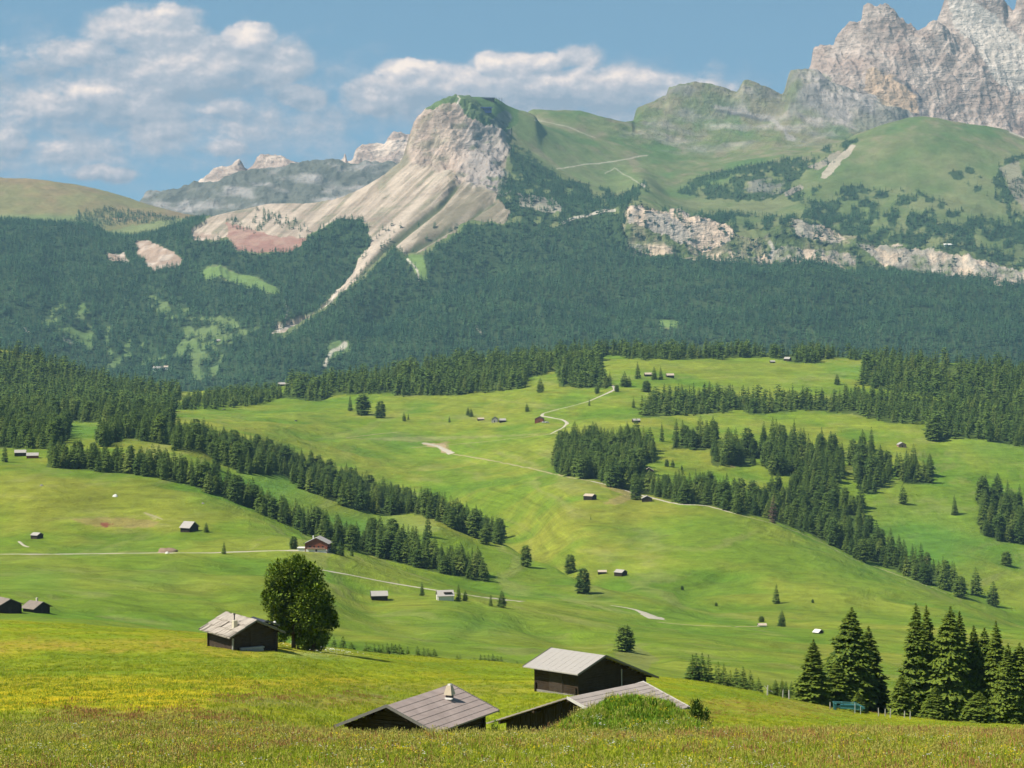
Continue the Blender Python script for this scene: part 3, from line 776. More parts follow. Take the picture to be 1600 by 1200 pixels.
P_FOREST_TOP = [(-450, 345), (0, 340), (150, 347), (172, 366), (205, 370), (262, 356), (310, 341), (330, 345), (302, 362), (300, 384), (330, 382), (356, 374), (372, 394), (400, 400), (450, 394), (475, 380), (520, 352), (552, 338), (578, 350), (580, 386), (558, 404), (542, 424), (515, 455), (500, 480), (470, 492), (434, 510), (426, 530), (445, 528), (480, 502), (508, 490), (545, 455), (600, 402), (618, 386), (632, 406), (665, 402), (700, 378), (735, 356), (768, 350), (790, 354), (800, 345), (880, 352), (940, 350), (975, 330), (976, 352), (985, 388), (1040, 398), (1100, 404), (1200, 410), (1330, 424), (1400, 418), (1500, 436), (1600, 448), (2040, 470), (2040, 900), (-450, 900)]


def wobble(x, y, a=5.0, seed=61):
    return x + a * fbm(x / 13, y / 10, seed, 5, .62), y + a * 0.8 * fbm(x / 12, y / 9, seed + 5, 5, .62)


def forest_density(x, y, T=None):
    """0..1 tree cover at a place on the mountainside, by its map position"""
    wx, wy = wobble(x, y, 5)
    d = np.zeros(np.shape(x))
    d[inpoly(wx, wy, P_FOREST_TOP)] = 1.0
    for poly, v in P_UPFOREST:
        m = inpoly(wx, wy, poly)
        cl = sstep(-.55 + (1 - v), .1 + (1 - v), fbm(x / 15, y / 11, 71, 3) + .35)
        d[m] = np.maximum(d[m], cl[m])
    m = inpoly(wx, wy, P_CLIFF)
    d[m] = 0.62 * sstep(-.35, .35, fbm(x / 9, y / 7, 72, 3))[m]
    m = inpoly(wx, wy, [(1335, 384), (1400, 382), (1460, 398), (1540, 418), (1600, 424), (2040, 440), (2040, 462), (1600, 450), (1470, 430), (1380, 412)])
    d[m] *= .3
    m = inpoly(wx, wy, P_SCREE)
    d[m] = 0.0
    # dwarf trees in streaks down the scree's foot, a knoll of wood within it
    st = sstep(.15, .5, fbm((x + y * .9) / 9, (y - x) / 60, 73, 3)) * sstep(330, 360, y) * .35
    d[m] = st[m]
    for poly in P_SLIDE + P_PINK:
        d[inpoly(wx, wy, poly)] = 0.04
    m = inpoly(x, y, [(395, 326), (450, 340), (478, 356), (472, 366), (430, 356), (400, 340)])
    d[m] = .75 * sstep(-.3, .4, fbm(x / 9, y / 5, 75, 2))[m]
    m = inpoly(x, y, [(350, 344), (400, 340), (420, 362), (395, 368), (360, 356)])
    d[m] = .6 * sstep(-.3, .4, fbm(x / 9, y / 5, 76, 2))[m]
    for poly in P_LAWN:
        d[inpoly(wx, wy, poly)] = 0.0
    for poly, v in P_THIN:
        m = inpoly(wx, wy, poly)
        d[m] = sstep(-.25 + (.5 - v), .25 + (.5 - v), fbm(x / 14, y / 10, 74, 3))[m]
    return d


DENS = forest_density(PXB, PYB)
UP = sstep(5.5, 8.0, B.T)[:, None] * np.ones_like(PXB)


def shape_B():
    X, Y = B.X, B.Y
    px, py = PXB, PYB
    in_s = inpoly(*wobble(px, py, 4), P_SCREE)
    in_c = inpoly(*wobble(px, py, 4), P_CLIFF)
    seceda = inpoly(px, py, [(560, 320), (600, 260), (640, 140), (720, 140), (800, 200), (800, 300), (700, 330), (640, 300)]) & (B.T[:, None] < 10.2)
    ridge = sstep(960, 1060, px) * (1 - sstep(9999, 10000, px)) * sstep(11.2, 12.6, B.T)[:, None]
    mid = sstep(850, 1000, px) * sstep(10.3, 11.5, B.T)[:, None]
    skirt = 1 - sstep(8.6, 8.9, B.T)[:, None]
    rock = np.zeros_like(px)
    # Seceda wall: bedded, gullied
    cliff = seceda * sstep(16, -12, py - 246 - np.clip(px - 655, -20, 200) * .42 + 16 * fbm(px / 18, py / 18, 81, 3)) * sstep(806, 768, px + 18 * fbm(px / 16, py / 16, 79, 3))
    rock = np.maximum(rock, cliff)
    z = B.Z
    u = (X + 0.35 * Y)
    g = ridged(u / 90, (Y + B.Z * 1.2) / 260, 82, 5)
    z += cliff * 26 * g * (1 - .85 * sstep(8.75, 9.0, B.T)[:, None]) + seceda * in_s * 4 * ridged((px * .66 + py * .75) / 9, (py * .66 - px * .75) / 130, 83, 3)
    bed = B.Z + 0.30 * X + 10 * fbm(X / 80, Y / 80, 78, 2)
    z += cliff * 5 * (np.abs(((bed / 26) % 1.0) - .5) * 2 - .5)
    z += cliff * 15 * (ridged((px * .80 + py * .55) / 15, (py * .8 - px * .55) / 60, 77, 4) - .3) * (1 - .85 * sstep(8.75, 9.0, B.T)[:, None])
    gd = np.minimum(polyline_dist(px, py, [(728, 268), (690, 318), (640, 358), (596, 394), (560, 424)]), polyline_dist(px, py, [(772, 312), (730, 340), (690, 362), (640, 392)]))
    z -= 16 * np.exp(-(gd / 5.0) ** 2) * in_s * skirt
    # scree chutes run diagonally down to the left
    sc = in_s * (1 - cliff) * sstep(400, 540, px) * sstep(6, 7, B.T)[:, None] * skirt
    z += sc * 6 * ridged((px * .66 + py * .75) / 10, (py * .66 - px * .75) / 140, 84, 4)
    # forest slopes: spurs and gullies running down
    for pts, wd, dp in (([(840, 380), (740, 425), (640, 465), (540, 515)], 24, 42), ([(590, 385), (530, 430), (480, 480), (430, 525)], 16, 26), ([(330, 400), (300, 450), (290, 500)], 26, 26), ([(1050, 420), (960, 470), (900, 530)], 30, 24), ([(1400, 440), (1330, 490), (1300, 540)], 34, 24), ([(120, 380), (90, 430), (100, 500)], 26, 26)):
        d_ = polyline_dist(px, py, pts)
        e0_ = np.hypot(px - pts[0][0], py - pts[0][1]); e1_ = np.hypot(px - pts[-1][0], py - pts[-1][1])
        z -= dp * np.exp(-(d_ / wd) ** 2) * sstep(0, 70, e0_) * sstep(0, 60, e1_) * (B.T[:, None] < 8)
    fs = (1 - in_s) * (1 - sstep(7.0, 8.6, B.T)[:, None]) * sstep(1.0, 2.5, B.T)[:, None]
    z += fs * 20 * ridged(X / 330 + .25 * fbm(X / 300, Y / 300, 85, 2), Y / 1500, 86, 4)
    z += fs * 5 * fbm(X / 60, Y / 80, 87, 3)
    # low cliffs of the shelf
    z += in_c * 13 * ridged(X / 55, Y / 200, 88, 4) * sstep(4.5, 5.0, B.T)[:, None]
    rock = np.maximum(rock, in_c * 1.0)
    # upper ridge left of the big crags
    rr = np.maximum(ridge * .8, mid * .55)
    z += ridge * (13 + 13 * sstep(1180, 1260, px)) * ridged(X / 120, Y / 260, 89, 5) + mid * 12 * ridged((X - .5 * Y) / 150, Y / 500, 90, 4)
    z += ((B.T > 8.5)[:, None] * (1 - ridge)) * 3.5 * fbm(X / 70, Y / 90, 91, 4)
    return rock, rr, cliff, in_s, in_c, ridge, mid, seceda


ROCK_B, RR_B, CLIFF_B, INS_B, INC_B, RIDGE_B, MID_B, SEC_B = shape_B()


def color_B():
    px, py = PXB, PYB
    X, Y, T = B.X, B.Y, B.T[:, None]
    G = lambda r, g, b: np.array([r, g, b])
    c = np.empty(px.shape + (3,))
    n1 = fbm(X / 130, Y / 170, 101, 4); n2 = fbm(X / 40, Y / 50, 102, 4)
    # pasture
    c[:] = lerp(G(.110, .150, .050), G(.165, .180, .075), sstep(-.7, .7, n1 + .4 * n2)[..., None])
    c = lerp(c, G(.225, .185, .115), (sstep(.0, .8, n1 * .7 + n2) * .55 * sstep(8, 9.5, T))[..., None])
    c = lerp(c, G(.075, .150, .040), (sstep(.1, .7, -n1) * .6 * sstep(8, 9.5, T))[..., None])
    # bands on the great grass slope right of the summit
    s = inpoly(*wobble(px, py, 5), [(720, 150), (780, 155), (835, 185), (900, 225), (980, 250), (1010, 290), (960, 300), (900, 280), (850, 240), (780, 190)])
    c = lerp(c, G(.125, .180, .060), (s * .5)[..., None])
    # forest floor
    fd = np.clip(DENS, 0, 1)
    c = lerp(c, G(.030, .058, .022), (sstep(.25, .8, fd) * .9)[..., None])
    # rock of the shelf cliffs
    pk = G(.64, .49, .36)
    hi = sstep(-.25, .45, n2 + .5 * n1)
    big = inpoly(*wobble(px, py, 4), [(980, 320), (1003, 317), (1060, 330), (1100, 338), (1132, 345), (1150, 362), (1140, 378), (1100, 388), (1050, 372), (1010, 355), (980, 345)])
    line = polyline_dist(px, py, [(985, 384), (1060, 392), (1190, 404), (1330, 412), (1370, 386), (1420, 400), (1500, 420), (1560, 440), (1600, 440), (2040, 460)])
    mid_r = inpoly(*wobble(px, py, 4), [(1235, 355), (1300, 358), (1320, 372), (1305, 384), (1250, 380)])
    low_r = inpoly(*wobble(px, py, 4), [(1335, 384), (1400, 382), (1460, 398), (1540, 418), (1600, 424), (2040, 440), (2040, 462), (1600, 450), (1560, 448), (1470, 430), (1380, 412)]) | inpoly(*wobble(px, py, 4), [(1170, 398), (1230, 392), (1340, 400), (1340, 418), (1240, 412), (1180, 408)])
    rockm = np.maximum.reduce([big * 1.0, INC_B * sstep(13, 5, line) * .8 * hi, mid_r * .8, low_r * .9 * sstep(-.9, -.1, n2), INC_B * .25 * hi])
    c = lerp(c, lerp(G(.38, .33, .27), pk, hi[..., None]), rockm[..., None])
    # scree and bedded wall
    st = fbm((px * .66 + py * .75) / 5, (py * .66 - px * .75) / 75, 103, 4)
    scree = lerp(G(.300, .235, .175), G(.500, .405, .310), sstep(-.7, .6, st + .3 * n1)[..., None])
    scree = lerp(scree, G(.20, .20, .12), (sstep(.15, .7, -st + .6 * n2) * .55)[..., None])
    tail = sstep(300, 340, py) * sstep(600, 700, px)
    scree = lerp(scree, G(.215, .195, .13), (tail * .55)[..., None])
    brn = inpoly(*wobble(px, py, 7), [(704, 262), (800, 250), (800, 350), (766, 350), (730, 356), (690, 376), (640, 402), (625, 395), (668, 350), (700, 305)])
    scree = lerp(scree, lerp(G(.185, .155, .10), G(.36, .29, .21), sstep(-.1, .8, st + .4 * n2)[..., None]), (brn * .8)[..., None])
    gd = np.minimum(polyline_dist(px, py, [(728, 268), (690, 318), (640, 358), (596, 394), (560, 424)]), polyline_dist(px + 2 * n2, py, [(770, 312), (730, 340), (690, 362), (640, 392)]))
    scree = lerp(scree, G(.085, .105, .045), (sstep(4.5, 1.0, gd + 2.5 * st) * .8)[..., None])
    gl = polyline_dist(px, py, [(700, 262), (664, 306), (630, 340), (585, 384), (545, 425), (520, 455)])
    scree = lerp(scree, G(.56, .46, .36), (sstep(7, 2, gl + 3 * st) * .6)[..., None])
    c = lerp(c, scree, (INS_B * 1.0)[..., None])
    wall = lerp(G(.33, .25, .20), G(.55, .425, .335), sstep(-.6, .6, n2)[..., None])
    grey = sstep(700, 745, px) * sstep(190, 205, py)
    wall = lerp(wall, G(.27, .25, .235), (grey * .7)[..., None])
    veg = sstep(.10, .55, fbm(X / 55, (Y + B.Z) / 40, 104, 4)) * (.35 + .45 * grey)
    wall = lerp(wall, G(.13, .155, .075), veg[..., None])
    c = lerp(c, wall, CLIFF_B[..., None])
    grassy = inpoly(*wobble(px, py, 4), [(640, 145), (716, 130), (800, 140), (812, 190), (790, 206), (770, 196), (748, 196), (730, 186), (722, 172), (712, 158), (690, 166), (664, 172)])
    c = lerp(c, G(.085, .150, .045), (grassy * .9)[..., None])
    dk = inpoly(*wobble(px, py, 3), [(765, 190), (790, 170), (800, 182), (790, 200), (775, 204)])
    c = lerp(c, G(.15, .15, .14), (dk * .7)[..., None])
    for poly in P_PINK:
        c = lerp(c, lerp(G(.30, .15, .115), G(.36, .22, .165), sstep(-.5, .5, n2)[..., None]), (inpoly(*wobble(px, py, 4), poly) * .9)[..., None])
    for poly in P_SLIDE:
        c = lerp(c, lerp(G(.36, .255, .19), G(.52, .42, .34), sstep(-.5, .5, n2)[..., None]), (inpoly(*wobble(px, py, 4), poly) * .95)[..., None])
    for poly, v_ in P_THIN:
        c = lerp(c, G(.115, .190, .055), (inpoly(*wobble(px, py, 5), poly) * (1 - sstep(.25, .8, fd)) * .6)[..., None])
    for poly in P_LAWN:
        c = lerp(c, G(.150, .230, .060), (inpoly(px, py, poly) * .9)[..., None])
    # rocky ridge above the pastures
    rk = lerp(G(.22, .205, .185), G(.40, .35, .31), sstep(-.4, .6, fbm(X / 60, Y / 60, 105, 4))[..., None])
    top = sstep(1225, 1300, px) * RIDGE_B
    mm = np.clip(MID_B * sstep(-.2, .75, fbm(X / 90, Y / 60, 106, 4) + .55 * sstep(850, 1250, px) - .42) * .55 + RIDGE_B * .22 + top * .6, 0, 1)
    c = lerp(c, rk, mm[..., None])
    oc = inpoly(*wobble(px, py, 3), [(1355, 118), (1395, 124), (1430, 150), (1440, 182), (1400, 172), (1350, 140)])
    c = lerp(c, G(.46, .34, .22), (oc * .8 * (T > 10.3))[..., None])
    lip = sstep(5, 1.5, polyline_dist(px, py + 3 * fbm(px / 14, py / 9, 107, 2), [(1118, 172), (1150, 176), (1200, 184), (1218, 198), (1232, 214), (1240, 216)]))
    c = lerp(c, G(.33, .30, .27), (lip * .75 * (T > 10.3))[..., None])
    lip_shade = sstep(4, 1.0, polyline_dist(px, py, [(1120, 177), (1152, 181), (1200, 190)]))  # shade on the lip's underside, painted as a dark strip below it
    c = lerp(c, G(.10, .10, .11), (lip_shade * .6 * (T > 10.3))[..., None])
    # eroded strips beside the dome and chutes
    er = inpoly(*wobble(px, py, 3), [(1282, 278), (1296, 256), (1330, 226), (1338, 228), (1308, 262), (1290, 280)])
    c = lerp(c, G(.44, .37, .29), (er * .8)[..., None])
    er = inpoly(*wobble(px, py, 3), [(1262, 262), (1310, 236), (1316, 240), (1280, 266)])
    c = lerp(c, G(.36, .29, .25), (er * .6)[..., None])
    er = inpoly(*wobble(px, py, 3), [(1225, 300), (1250, 288), (1256, 294), (1226, 308)])
    c = lerp(c, G(.38, .31, .27), (er * .6)[..., None])
    hm = inpoly(*wobble(px, py, 3), [(1150, 300), (1175, 280), (1225, 275), (1225, 300), (1190, 312)])
    c = lerp(c, G(.30, .27, .24), (hm * .5 * sstep(-.2, .5, n2))[..., None])
    er = inpoly(*wobble(px, py, 3), [(808, 300), (830, 302), (870, 312), (880, 330), (850, 328), (812, 318)])
    c = lerp(c, G(.40, .34, .28), (er * .6)[..., None])
    er = inpoly(*wobble(px, py, 3), [(1560, 262), (1590, 250), (1610, 300), (1600, 330), (1580, 300)])
    c = lerp(c, G(.34, .28, .22), (er * .5)[..., None])
    # gravel streams and trails
    for pts, wd, s in [([(427, 524), (440, 510), (470, 492), (500, 482), (518, 462), (526, 440)], 2.4, .9), ([(445, 498), (450, 485), (446, 478)], 1.2, .6),
                       ([(636, 409), (644, 416), (652, 424), (655, 433)], 1.8, .9), ([(880, 346), (905, 338), (945, 330), (960, 330)], 3.0, .8),
                       ([(1202, 380), (1208, 392), (1204, 404)], 3.2, .8), ([(508, 574), (520, 552), (540, 540)], 4.2, .75), ([(34, 512), (44, 522)], 3, .6), ([(745, 512), (752, 520)], 3, .5), ([(100, 530), (112, 534)], 3, .4),
                       ([(715, 150), (719, 155), (714, 162), (720, 165)], 1.5, .95), ([(870, 264), (940, 254), (1012, 243)], 1.1, .55), ([(945, 272), (960, 262), (1004, 290)], 1.0, .45),
                       ([(1003, 288), (1007, 291)], 2.5, .8), ([(1578, 206), (1600, 214)], 2.2, .8), ([(835, 186), (890, 200), (930, 216)], 1.0, .4), ([(985, 384), (1002, 382), (1000, 392), (988, 392)], 4, .5)]:
        d = polyline_dist(px, py, pts)
        c = lerp(c, G(.55, .49, .40), (sstep(wd, wd * .45, d) * s)[..., None])
    return np.clip(c, .012, .7)


rock_attr = np.clip(np.maximum.reduce([ROCK_B * (1 - .45 * (CLIFF_B > .2)), RR_B, INS_B * .10]), 0, 1)
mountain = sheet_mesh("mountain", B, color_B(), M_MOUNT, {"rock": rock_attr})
tag(mountain, "long mountainside with pale scree wall, grassy summit and green shelf above dark forest", "mountain", kind="structure")

# ------------------------------------------------------------------ the big pale crags at the right
E_LINES = [
    [(1150, 300, 9420), (2050, 320, 9420)],
    [(1150, 215, 9560), (1280, 165, 9560), (1400, 190, 9560), (1500, 215, 9560), (2050, 240, 9560)],
    [(1150, 200, 9700), (1240, 165, 9700), (1290, 125, 9700), (1350, 115, 9720), (1430, 130, 9720), (1500, 170, 9700), (1560, 190, 9700), (1620, 200, 9700), (2050, 200, 9700)],
    [(1150, 190, 9860), (1236, 160, 9860), (1262, 112, 9860), (1276, 88, 9860), (1330, 78, 9860), (1400, 66, 9860), (1470, 84, 9860), (1520, 100, 9860), (1560, 120, 9860), (1600, 130, 9860), (2050, 120, 9860)],
    [(1150, 220, 9960), (1236, 190, 9960), (1262, 130, 9960), (1271, 78, 9960), (1284, 66, 9960), (1303, 62, 9960), (1306, 48, 9960), (1322, 37, 9960), (1345, 36, 9960), (1349, 14, 9960), (1366, 8, 9960), (1392, 10, 9960), (1410, 22, 9960), (1430, 37, 9960), (1442, 30, 9960), (1466, 28, 9960), (1500, 60, 9980), (1560, 72, 9980), (1600, 70, 9980), (2050, 60, 9980)],
    [(1150, 260, 10080), (1262, 200, 10080), (1300, 110, 10080), (1430, 70, 10080), (1466, 40, 10060), (1500, 34, 10080), (1560, 40, 10080), (1600, 36, 10080), (2050, 30, 10080)],
    [(1150, 300, 10220), (1300, 190, 10220), (1430, 110, 10220), (1462, 40, 10180), (1474, 2, 10180), (1484, -18, 10180), (1540, -26, 10180), (1566, -12, 10180), (1574, 8, 10180), (1584, 10, 10180), (1592, -20, 10180), (1640, -60, 10180), (1760, -90, 10180), (2050, -40, 10180)],
    [(1150, 360, 10500), (1400, 200, 10500), (1500, 90, 10500), (2050, 60, 10500)],
]
E = Sheet(E_LINES, [12, 44, 60, 50, 34, 50, 16], 1160, 2050, 1.5)


def make_E():
    px, py = E.scr(); px, py = px.copy(), py.copy()
    X, Y = E.X, E.Y
    G = lambda r, g, b: np.array([r, g, b])
    w = sstep(.5, 1.5, E.T)[:, None]
    r1 = ridged((X + .25 * Y) / 130, (Y + E.Z) / 420, 201, 6, .58)
    r2 = ridged((X - .3 * E.Z) / 45, (E.Z + .4 * Y) / 60, 202, 4)
    E.Z += w * (30 * (r1 - .4) + 20 * (ridged((X + .1 * Y) / 330, Y / 900, 206, 2) - .4) + 8 * (r2 - .3) + 9 * fbm(X / 40, E.Z / 40, 203, 4))
    n = fbm(X / 60, E.Z / 50, 204, 4)
    c = lerp(G(.335, .262, .218), G(.49, .40, .335), sstep(-.6, .6, n)[..., None])
    red = sstep(.0, .6, fbm(X / 190, E.Z / 90, 205, 3)) * .6
    c = lerp(c, G(.36, .26, .21), red[..., None])
    bright = inpoly(*wobble(px, py, 5), [(1480, -20), (1560, 20), (1600, 60), (1700, 60), (1600, 140), (1560, 130), (1530, 80), (1490, 40)])
    c = lerp(c, G(.56, .51, .44), (bright * .7)[..., None])
    oc = inpoly(*wobble(px, py, 3), [(1355, 112), (1395, 118), (1430, 145), (1440, 182), (1400, 172), (1350, 140)])
    c = lerp(c, G(.50, .36, .24), (oc * .85)[..., None])
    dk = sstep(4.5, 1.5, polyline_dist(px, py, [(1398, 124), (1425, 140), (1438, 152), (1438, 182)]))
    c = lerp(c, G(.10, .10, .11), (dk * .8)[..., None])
    foot = inpoly(*wobble(px, py, 6), [(1220, 115), (1290, 120), (1345, 150), (1400, 175), (1440, 190), (1300, 230), (1200, 200)])
    c = lerp(c, G(.19, .20, .14), (foot * .7)[..., None])
    o = sheet_mesh("hills", E, c, M_CRAG, {"rock": np.ones_like(px)})
    tag(o, "towering pale jagged rock peaks rising at the top right", "rock peaks", kind="structure")


make_E()

# ------------------------------------------------------------------ far range at the left, in two steps, and the rounded pasture hill
def far_sheet(lines, cnt, x0, x1, step, name, label, amp, sx, sy, seed, colf, rock, mat=None):
    S = Sheet(lines, cnt, x0, x1, step)
    px, py = S.scr(); px, py = px.copy(), py.copy()
    w = sstep(.3, 1.0, S.T)[:, None]
    S.Z += w * amp * (ridged(S.X / sx, (S.Y + S.Z) / sy, seed, 5) - .45)
    S.Z += w * amp * .4 * fbm(S.X / (sx * .4), (S.Y + S.Z) / (sx * .4), seed + 3, 4)
    c = colf(px, py, S)
    o = sheet_mesh(name, S, np.clip(c, .01, .8), mat or M_FARM, {"rock": rock(px, py, S)})
    tag(o, label, "mountain", kind="structure")
    return S


def col_far(px, py, S):
    n = fbm(S.X / 160, S.Z / 60, 301, 4)
    g = np.array([.125, .125, .095])
    r = np.array([.32, .29, .26])
    m = sstep(.0, .7, n + .55 * sstep(340, 230, px) + .5 * sstep(8, 0, np.abs(py - (px - 330) * .25 - 270)) - .1)
    m2 = inpoly(*wobble(px, py, 4), [(530, 262), (600, 258), (640, 262), (610, 290), (540, 310), (515, 320), (500, 300)])
    c = lerp(g, r, np.clip(m + m2 * sstep(-.3, .4, n) * .5, 0, 1)[..., None])
    ch = inpoly(*wobble(px, py, 3), [(255, 318), (290, 300), (300, 322), (330, 334), (300, 335)])
    return lerp(c, np.array([.40, .36, .33]), (ch * .6 * sstep(-.3, .4, n))[..., None])


far_sheet([[(0, 480, 11300), (900, 480, 11300)],
           [(0, 420, 11600), (200, 390, 11600), (300, 370, 11600), (450, 350, 11600), (600, 340, 11600), (900, 330, 11600)],
           [(0, 420, 11900), (200, 340, 11900), (230, 325, 11900), (300, 315, 11900), (450, 290, 11900), (600, 290, 11900), (900, 290, 11900)],
           [(0, 420, 12100), (180, 340, 12100), (215, 316, 12100), (235, 301, 12100), (262, 296, 12100), (292, 290, 12100), (308, 280, 12100), (330, 282, 12100), (370, 270, 12100), (400, 266, 12100), (440, 258, 12100), (490, 252, 12100), (520, 248, 12100), (560, 252, 12100), (600, 254, 12100), (650, 254, 12100), (900, 270, 12100)],
           [(0, 520, 12400), (900, 420, 12400)]],
          [10, 50, 60, 12], 60, 860, 1.6, "hills.001", "grey green rounded mountain range behind the scree saddle", 30, 210, 520, 310, col_far,
          lambda px, py, S: np.full_like(px, .6))


def col_white(px, py, S):
    n = fbm(S.X / 90, S.Z / 50, 302, 4)
    return lerp(np.array([.40, .30, .24]), np.array([.66, .53, .42]), sstep(-.6, .5, n)[..., None])


far_sheet([[(200, 420, 12300), (900, 420, 12300)],
           [(200, 380, 12500), (300, 300, 12500), (400, 270, 12500), (500, 262, 12500), (600, 250, 12500), (900, 250, 12500)],
           [(200, 360, 12700), (285, 300, 12700), (310, 284, 12700), (325, 272, 12700), (340, 262, 12700), (360, 256, 12700), (372, 250, 12700), (384, 264, 12700), (394, 262, 12700), (402, 246, 12700), (418, 239, 12700), (438, 240, 12700), (452, 246, 12700), (470, 252, 12700), (500, 252, 12700), (524, 252, 12700), (536, 246, 12700), (539, 238, 12700), (543, 250, 12700), (550, 250, 12700), (556, 230, 12700), (566, 223, 12700), (584, 224, 12700), (600, 222, 12700), (610, 210, 12700), (622, 204, 12700), (636, 208, 12700), (660, 214, 12700), (900, 300, 12700)],
           [(200, 500, 12950), (900, 420, 12950)]],
          [40, 60, 10], 240, 860, 1.4, "hills.002", "distant whitish limestone peaks showing over the grey green range", 22, 130, 300, 320, col_white,
          lambda px, py, S: np.ones_like(px))


def col_hill(px, py, S):
    n = fbm(S.X / 200, S.Y / 260, 303, 4)
    c = lerp(np.array([.205, .190, .075]), np.array([.250, .185, .090]), sstep(-.5, .6, n + .3 * fbm(S.X / 40, S.Y / 50, 304, 3))[..., None])
    lo = inpoly(*wobble(px, py, 4), [(150, 366), (200, 352), (280, 340), (310, 338), (300, 356), (230, 376), (170, 378)])
    c = lerp(c, np.array([.185, .215, .080]), (lo * .9)[..., None])
    c = lerp(c, np.array([.165, .205, .075]), (sstep(330, 342, py) * (1 - sstep(120, 180, px)))[..., None])
    return c


HILL = far_sheet([[(-450, 520, 8500), (600, 520, 8500)],
           [(-450, 400, 8700), (0, 372, 8700), (150, 385, 8700), (230, 382, 8700), (300, 360, 8700), (340, 350, 8700), (600, 420, 8700)],
           [(-450, 330, 9000), (0, 332, 9000), (120, 338, 9000), (200, 350, 9000), (300, 345, 9000), (345, 352, 9000), (600, 440, 9000)],
           [(-450, 262, 9500), (-100, 268, 9500), (0, 276, 9500), (60, 280, 9500), (120, 289, 9500), (180, 303, 9500), (240, 320, 9500), (300, 336, 9500), (345, 346, 9500), (420, 380, 9500), (600, 460, 9500)],
           [(-450, 400, 10200), (600, 560, 10200)]],
          [14, 40, 60, 12], -440, 560, 2.0, "hill", "broad rounded olive green pasture hill on the left skyline", 7, 260, 500, 330, col_hill,
          lambda px, py, S: np.zeros_like(px), M_MOUNT)
# ------------------------------------------------------------------ trees
def mat_foliage(name, c0, c1, var=0.5, scale=1.2):
    m, n = new_mat(name)
    oi = n.n("ShaderNodeObjectInfo")
    p = pos(n)
    a = n.noise(p, scale, 3, 0.6).outputs[0]
    f = n.m("ADD", n.m("MULTIPLY", oi.outputs["Random"], var), n.m("MULTIPLY", n.ramp(a, 0.35, 0.65), 1.0 - var))
    c = n.mix(f, c0 + (1,), c1 + (1,))
    b = finish(n, c, 0.75, None, 0.15)
    return m


def mat_plain(name, c, rough=0.8, ns=None, amp=0.4, spec=0.2, metal=0.0, bumpd=0.0):
    m, n = new_mat(name)
    col = n.mix(0.0, c + (1,), c + (1,))
    nrm = None
    if ns:
        t = n.n("ShaderNodeTexCoord").outputs["Object"]
        a = n.noise(t, ns, 5, 0.6).outputs[0]
        k = n.m("MULTIPLY_ADD", n.m("SUBTRACT", a, 0.5), amp * 2, 1.0)
        kk = n.n("ShaderNodeCombineXYZ", {0: k, 1: k, 2: k}).outputs[0]
        col = n.mix(1.0, c + (1,), kk, "MULTIPLY")
        if bumpd:
            nrm = bump(n, a, bumpd)
    finish(n, col, rough, nrm, spec, {"Metallic": metal})
    return m


M_SPRUCE = mat_foliage("spruce_needles", (.028, .068, .012), (.130, .190, .026), .6, .8)
M_SPRUCE_N = mat_foliage("spruce_needles_near", (.040, .076, .011), (.165, .215, .022), .15, 2.2)
M_MTREE = mat_foliage("mountain_forest_needles", (.012, .050, .028), (.078, .165, .062), .6, .007)
M_LARCH = mat_foliage("larch_needles", (.090, .140, .020), (.180, .230, .040), .6, .8)
M_PINE = mat_foliage("pine_needles", (.055, .105, .010), (.220, .290, .028), .05, 1.6)
M_BROWN = mat_foliage("dead_needles", (.11, .075, .05), (.18, .12, .08), .5, .8)
M_BARK = mat_plain("bark", (.10, .075, .055), .9, 3.0, .4)
M_LEAF = mat_foliage("broad_leaves", (.050, .105, .014), (.120, .180, .028), .2, 2.5)


class TM:
    """triangle/quad soup for foliage, kept as numpy lists"""
    def __init__(self, seed):
        self.v, self.f, self.m = [], [], []
        self.r = random.Random(seed)

    def tent(self, o, t, w, drop, mi=0):
        """a folded leaf-like spray: spine o->t, half width w, edges hang by drop"""
        o, t = Vector(o), Vector(t)
        d = t - o
        s = d.cross(Vector((0, 0, 1)))
        if s.length < 1e-6: s = Vector((1, 0, 0))
        s.normalize()
        mid = o + d * .55
        b = len(self.v)
        for p in (o, mid + s * w - Vector((0, 0, drop)), t, mid - s * w - Vector((0, 0, drop))):
            self.v.append(tuple(p))
        self.f += [(b, b + 1, b + 2), (b, b + 2, b + 3)]
        self.m += [mi, mi]

    def tri(self, a, b_, c, mi=0):
        b = len(self.v)
        self.v += [tuple(a), tuple(b_), tuple(c)]
        self.f.append((b, b + 1, b + 2)); self.m.append(mi)

    def trunk(self, H, r0, n=6, mi=1, z0=-.04):
        b = len(self.v)
        for z, r in ((z0, r0 * 1.15), (H * .5, r0 * .55), (H, r0 * .06)):
            for k in range(n):
                a = 2 * math.pi * k / n
                self.v.append((r * math.cos(a), r * math.sin(a), z))
        for i in range(2):
            for k in range(n):
                k2 = (k + 1) % n
                q = [b + i * n + k, b + i * n + k2, b + (i + 1) * n + k2, b + (i + 1) * n + k]
                self.f += [(q[0], q[1], q[2]), (q[0], q[2], q[3])]
                self.m += [mi, mi]

    def mesh(self, name, mats):
        return np_mesh(name, self.v, self.f, mats, self.m)


PROF = {
    "cone": lambda t: (1 - t) ** .74 * (0.80 + .20 * min(1, t * 5)),
    "full": lambda t: (1 - t ** 1.7) ** .85 * (0.72 + .28 * min(1, t * 3.5)),
    "round": lambda t: math.sqrt(max(0, 1 - (abs(t - .38) / .64) ** 2.1)),
}


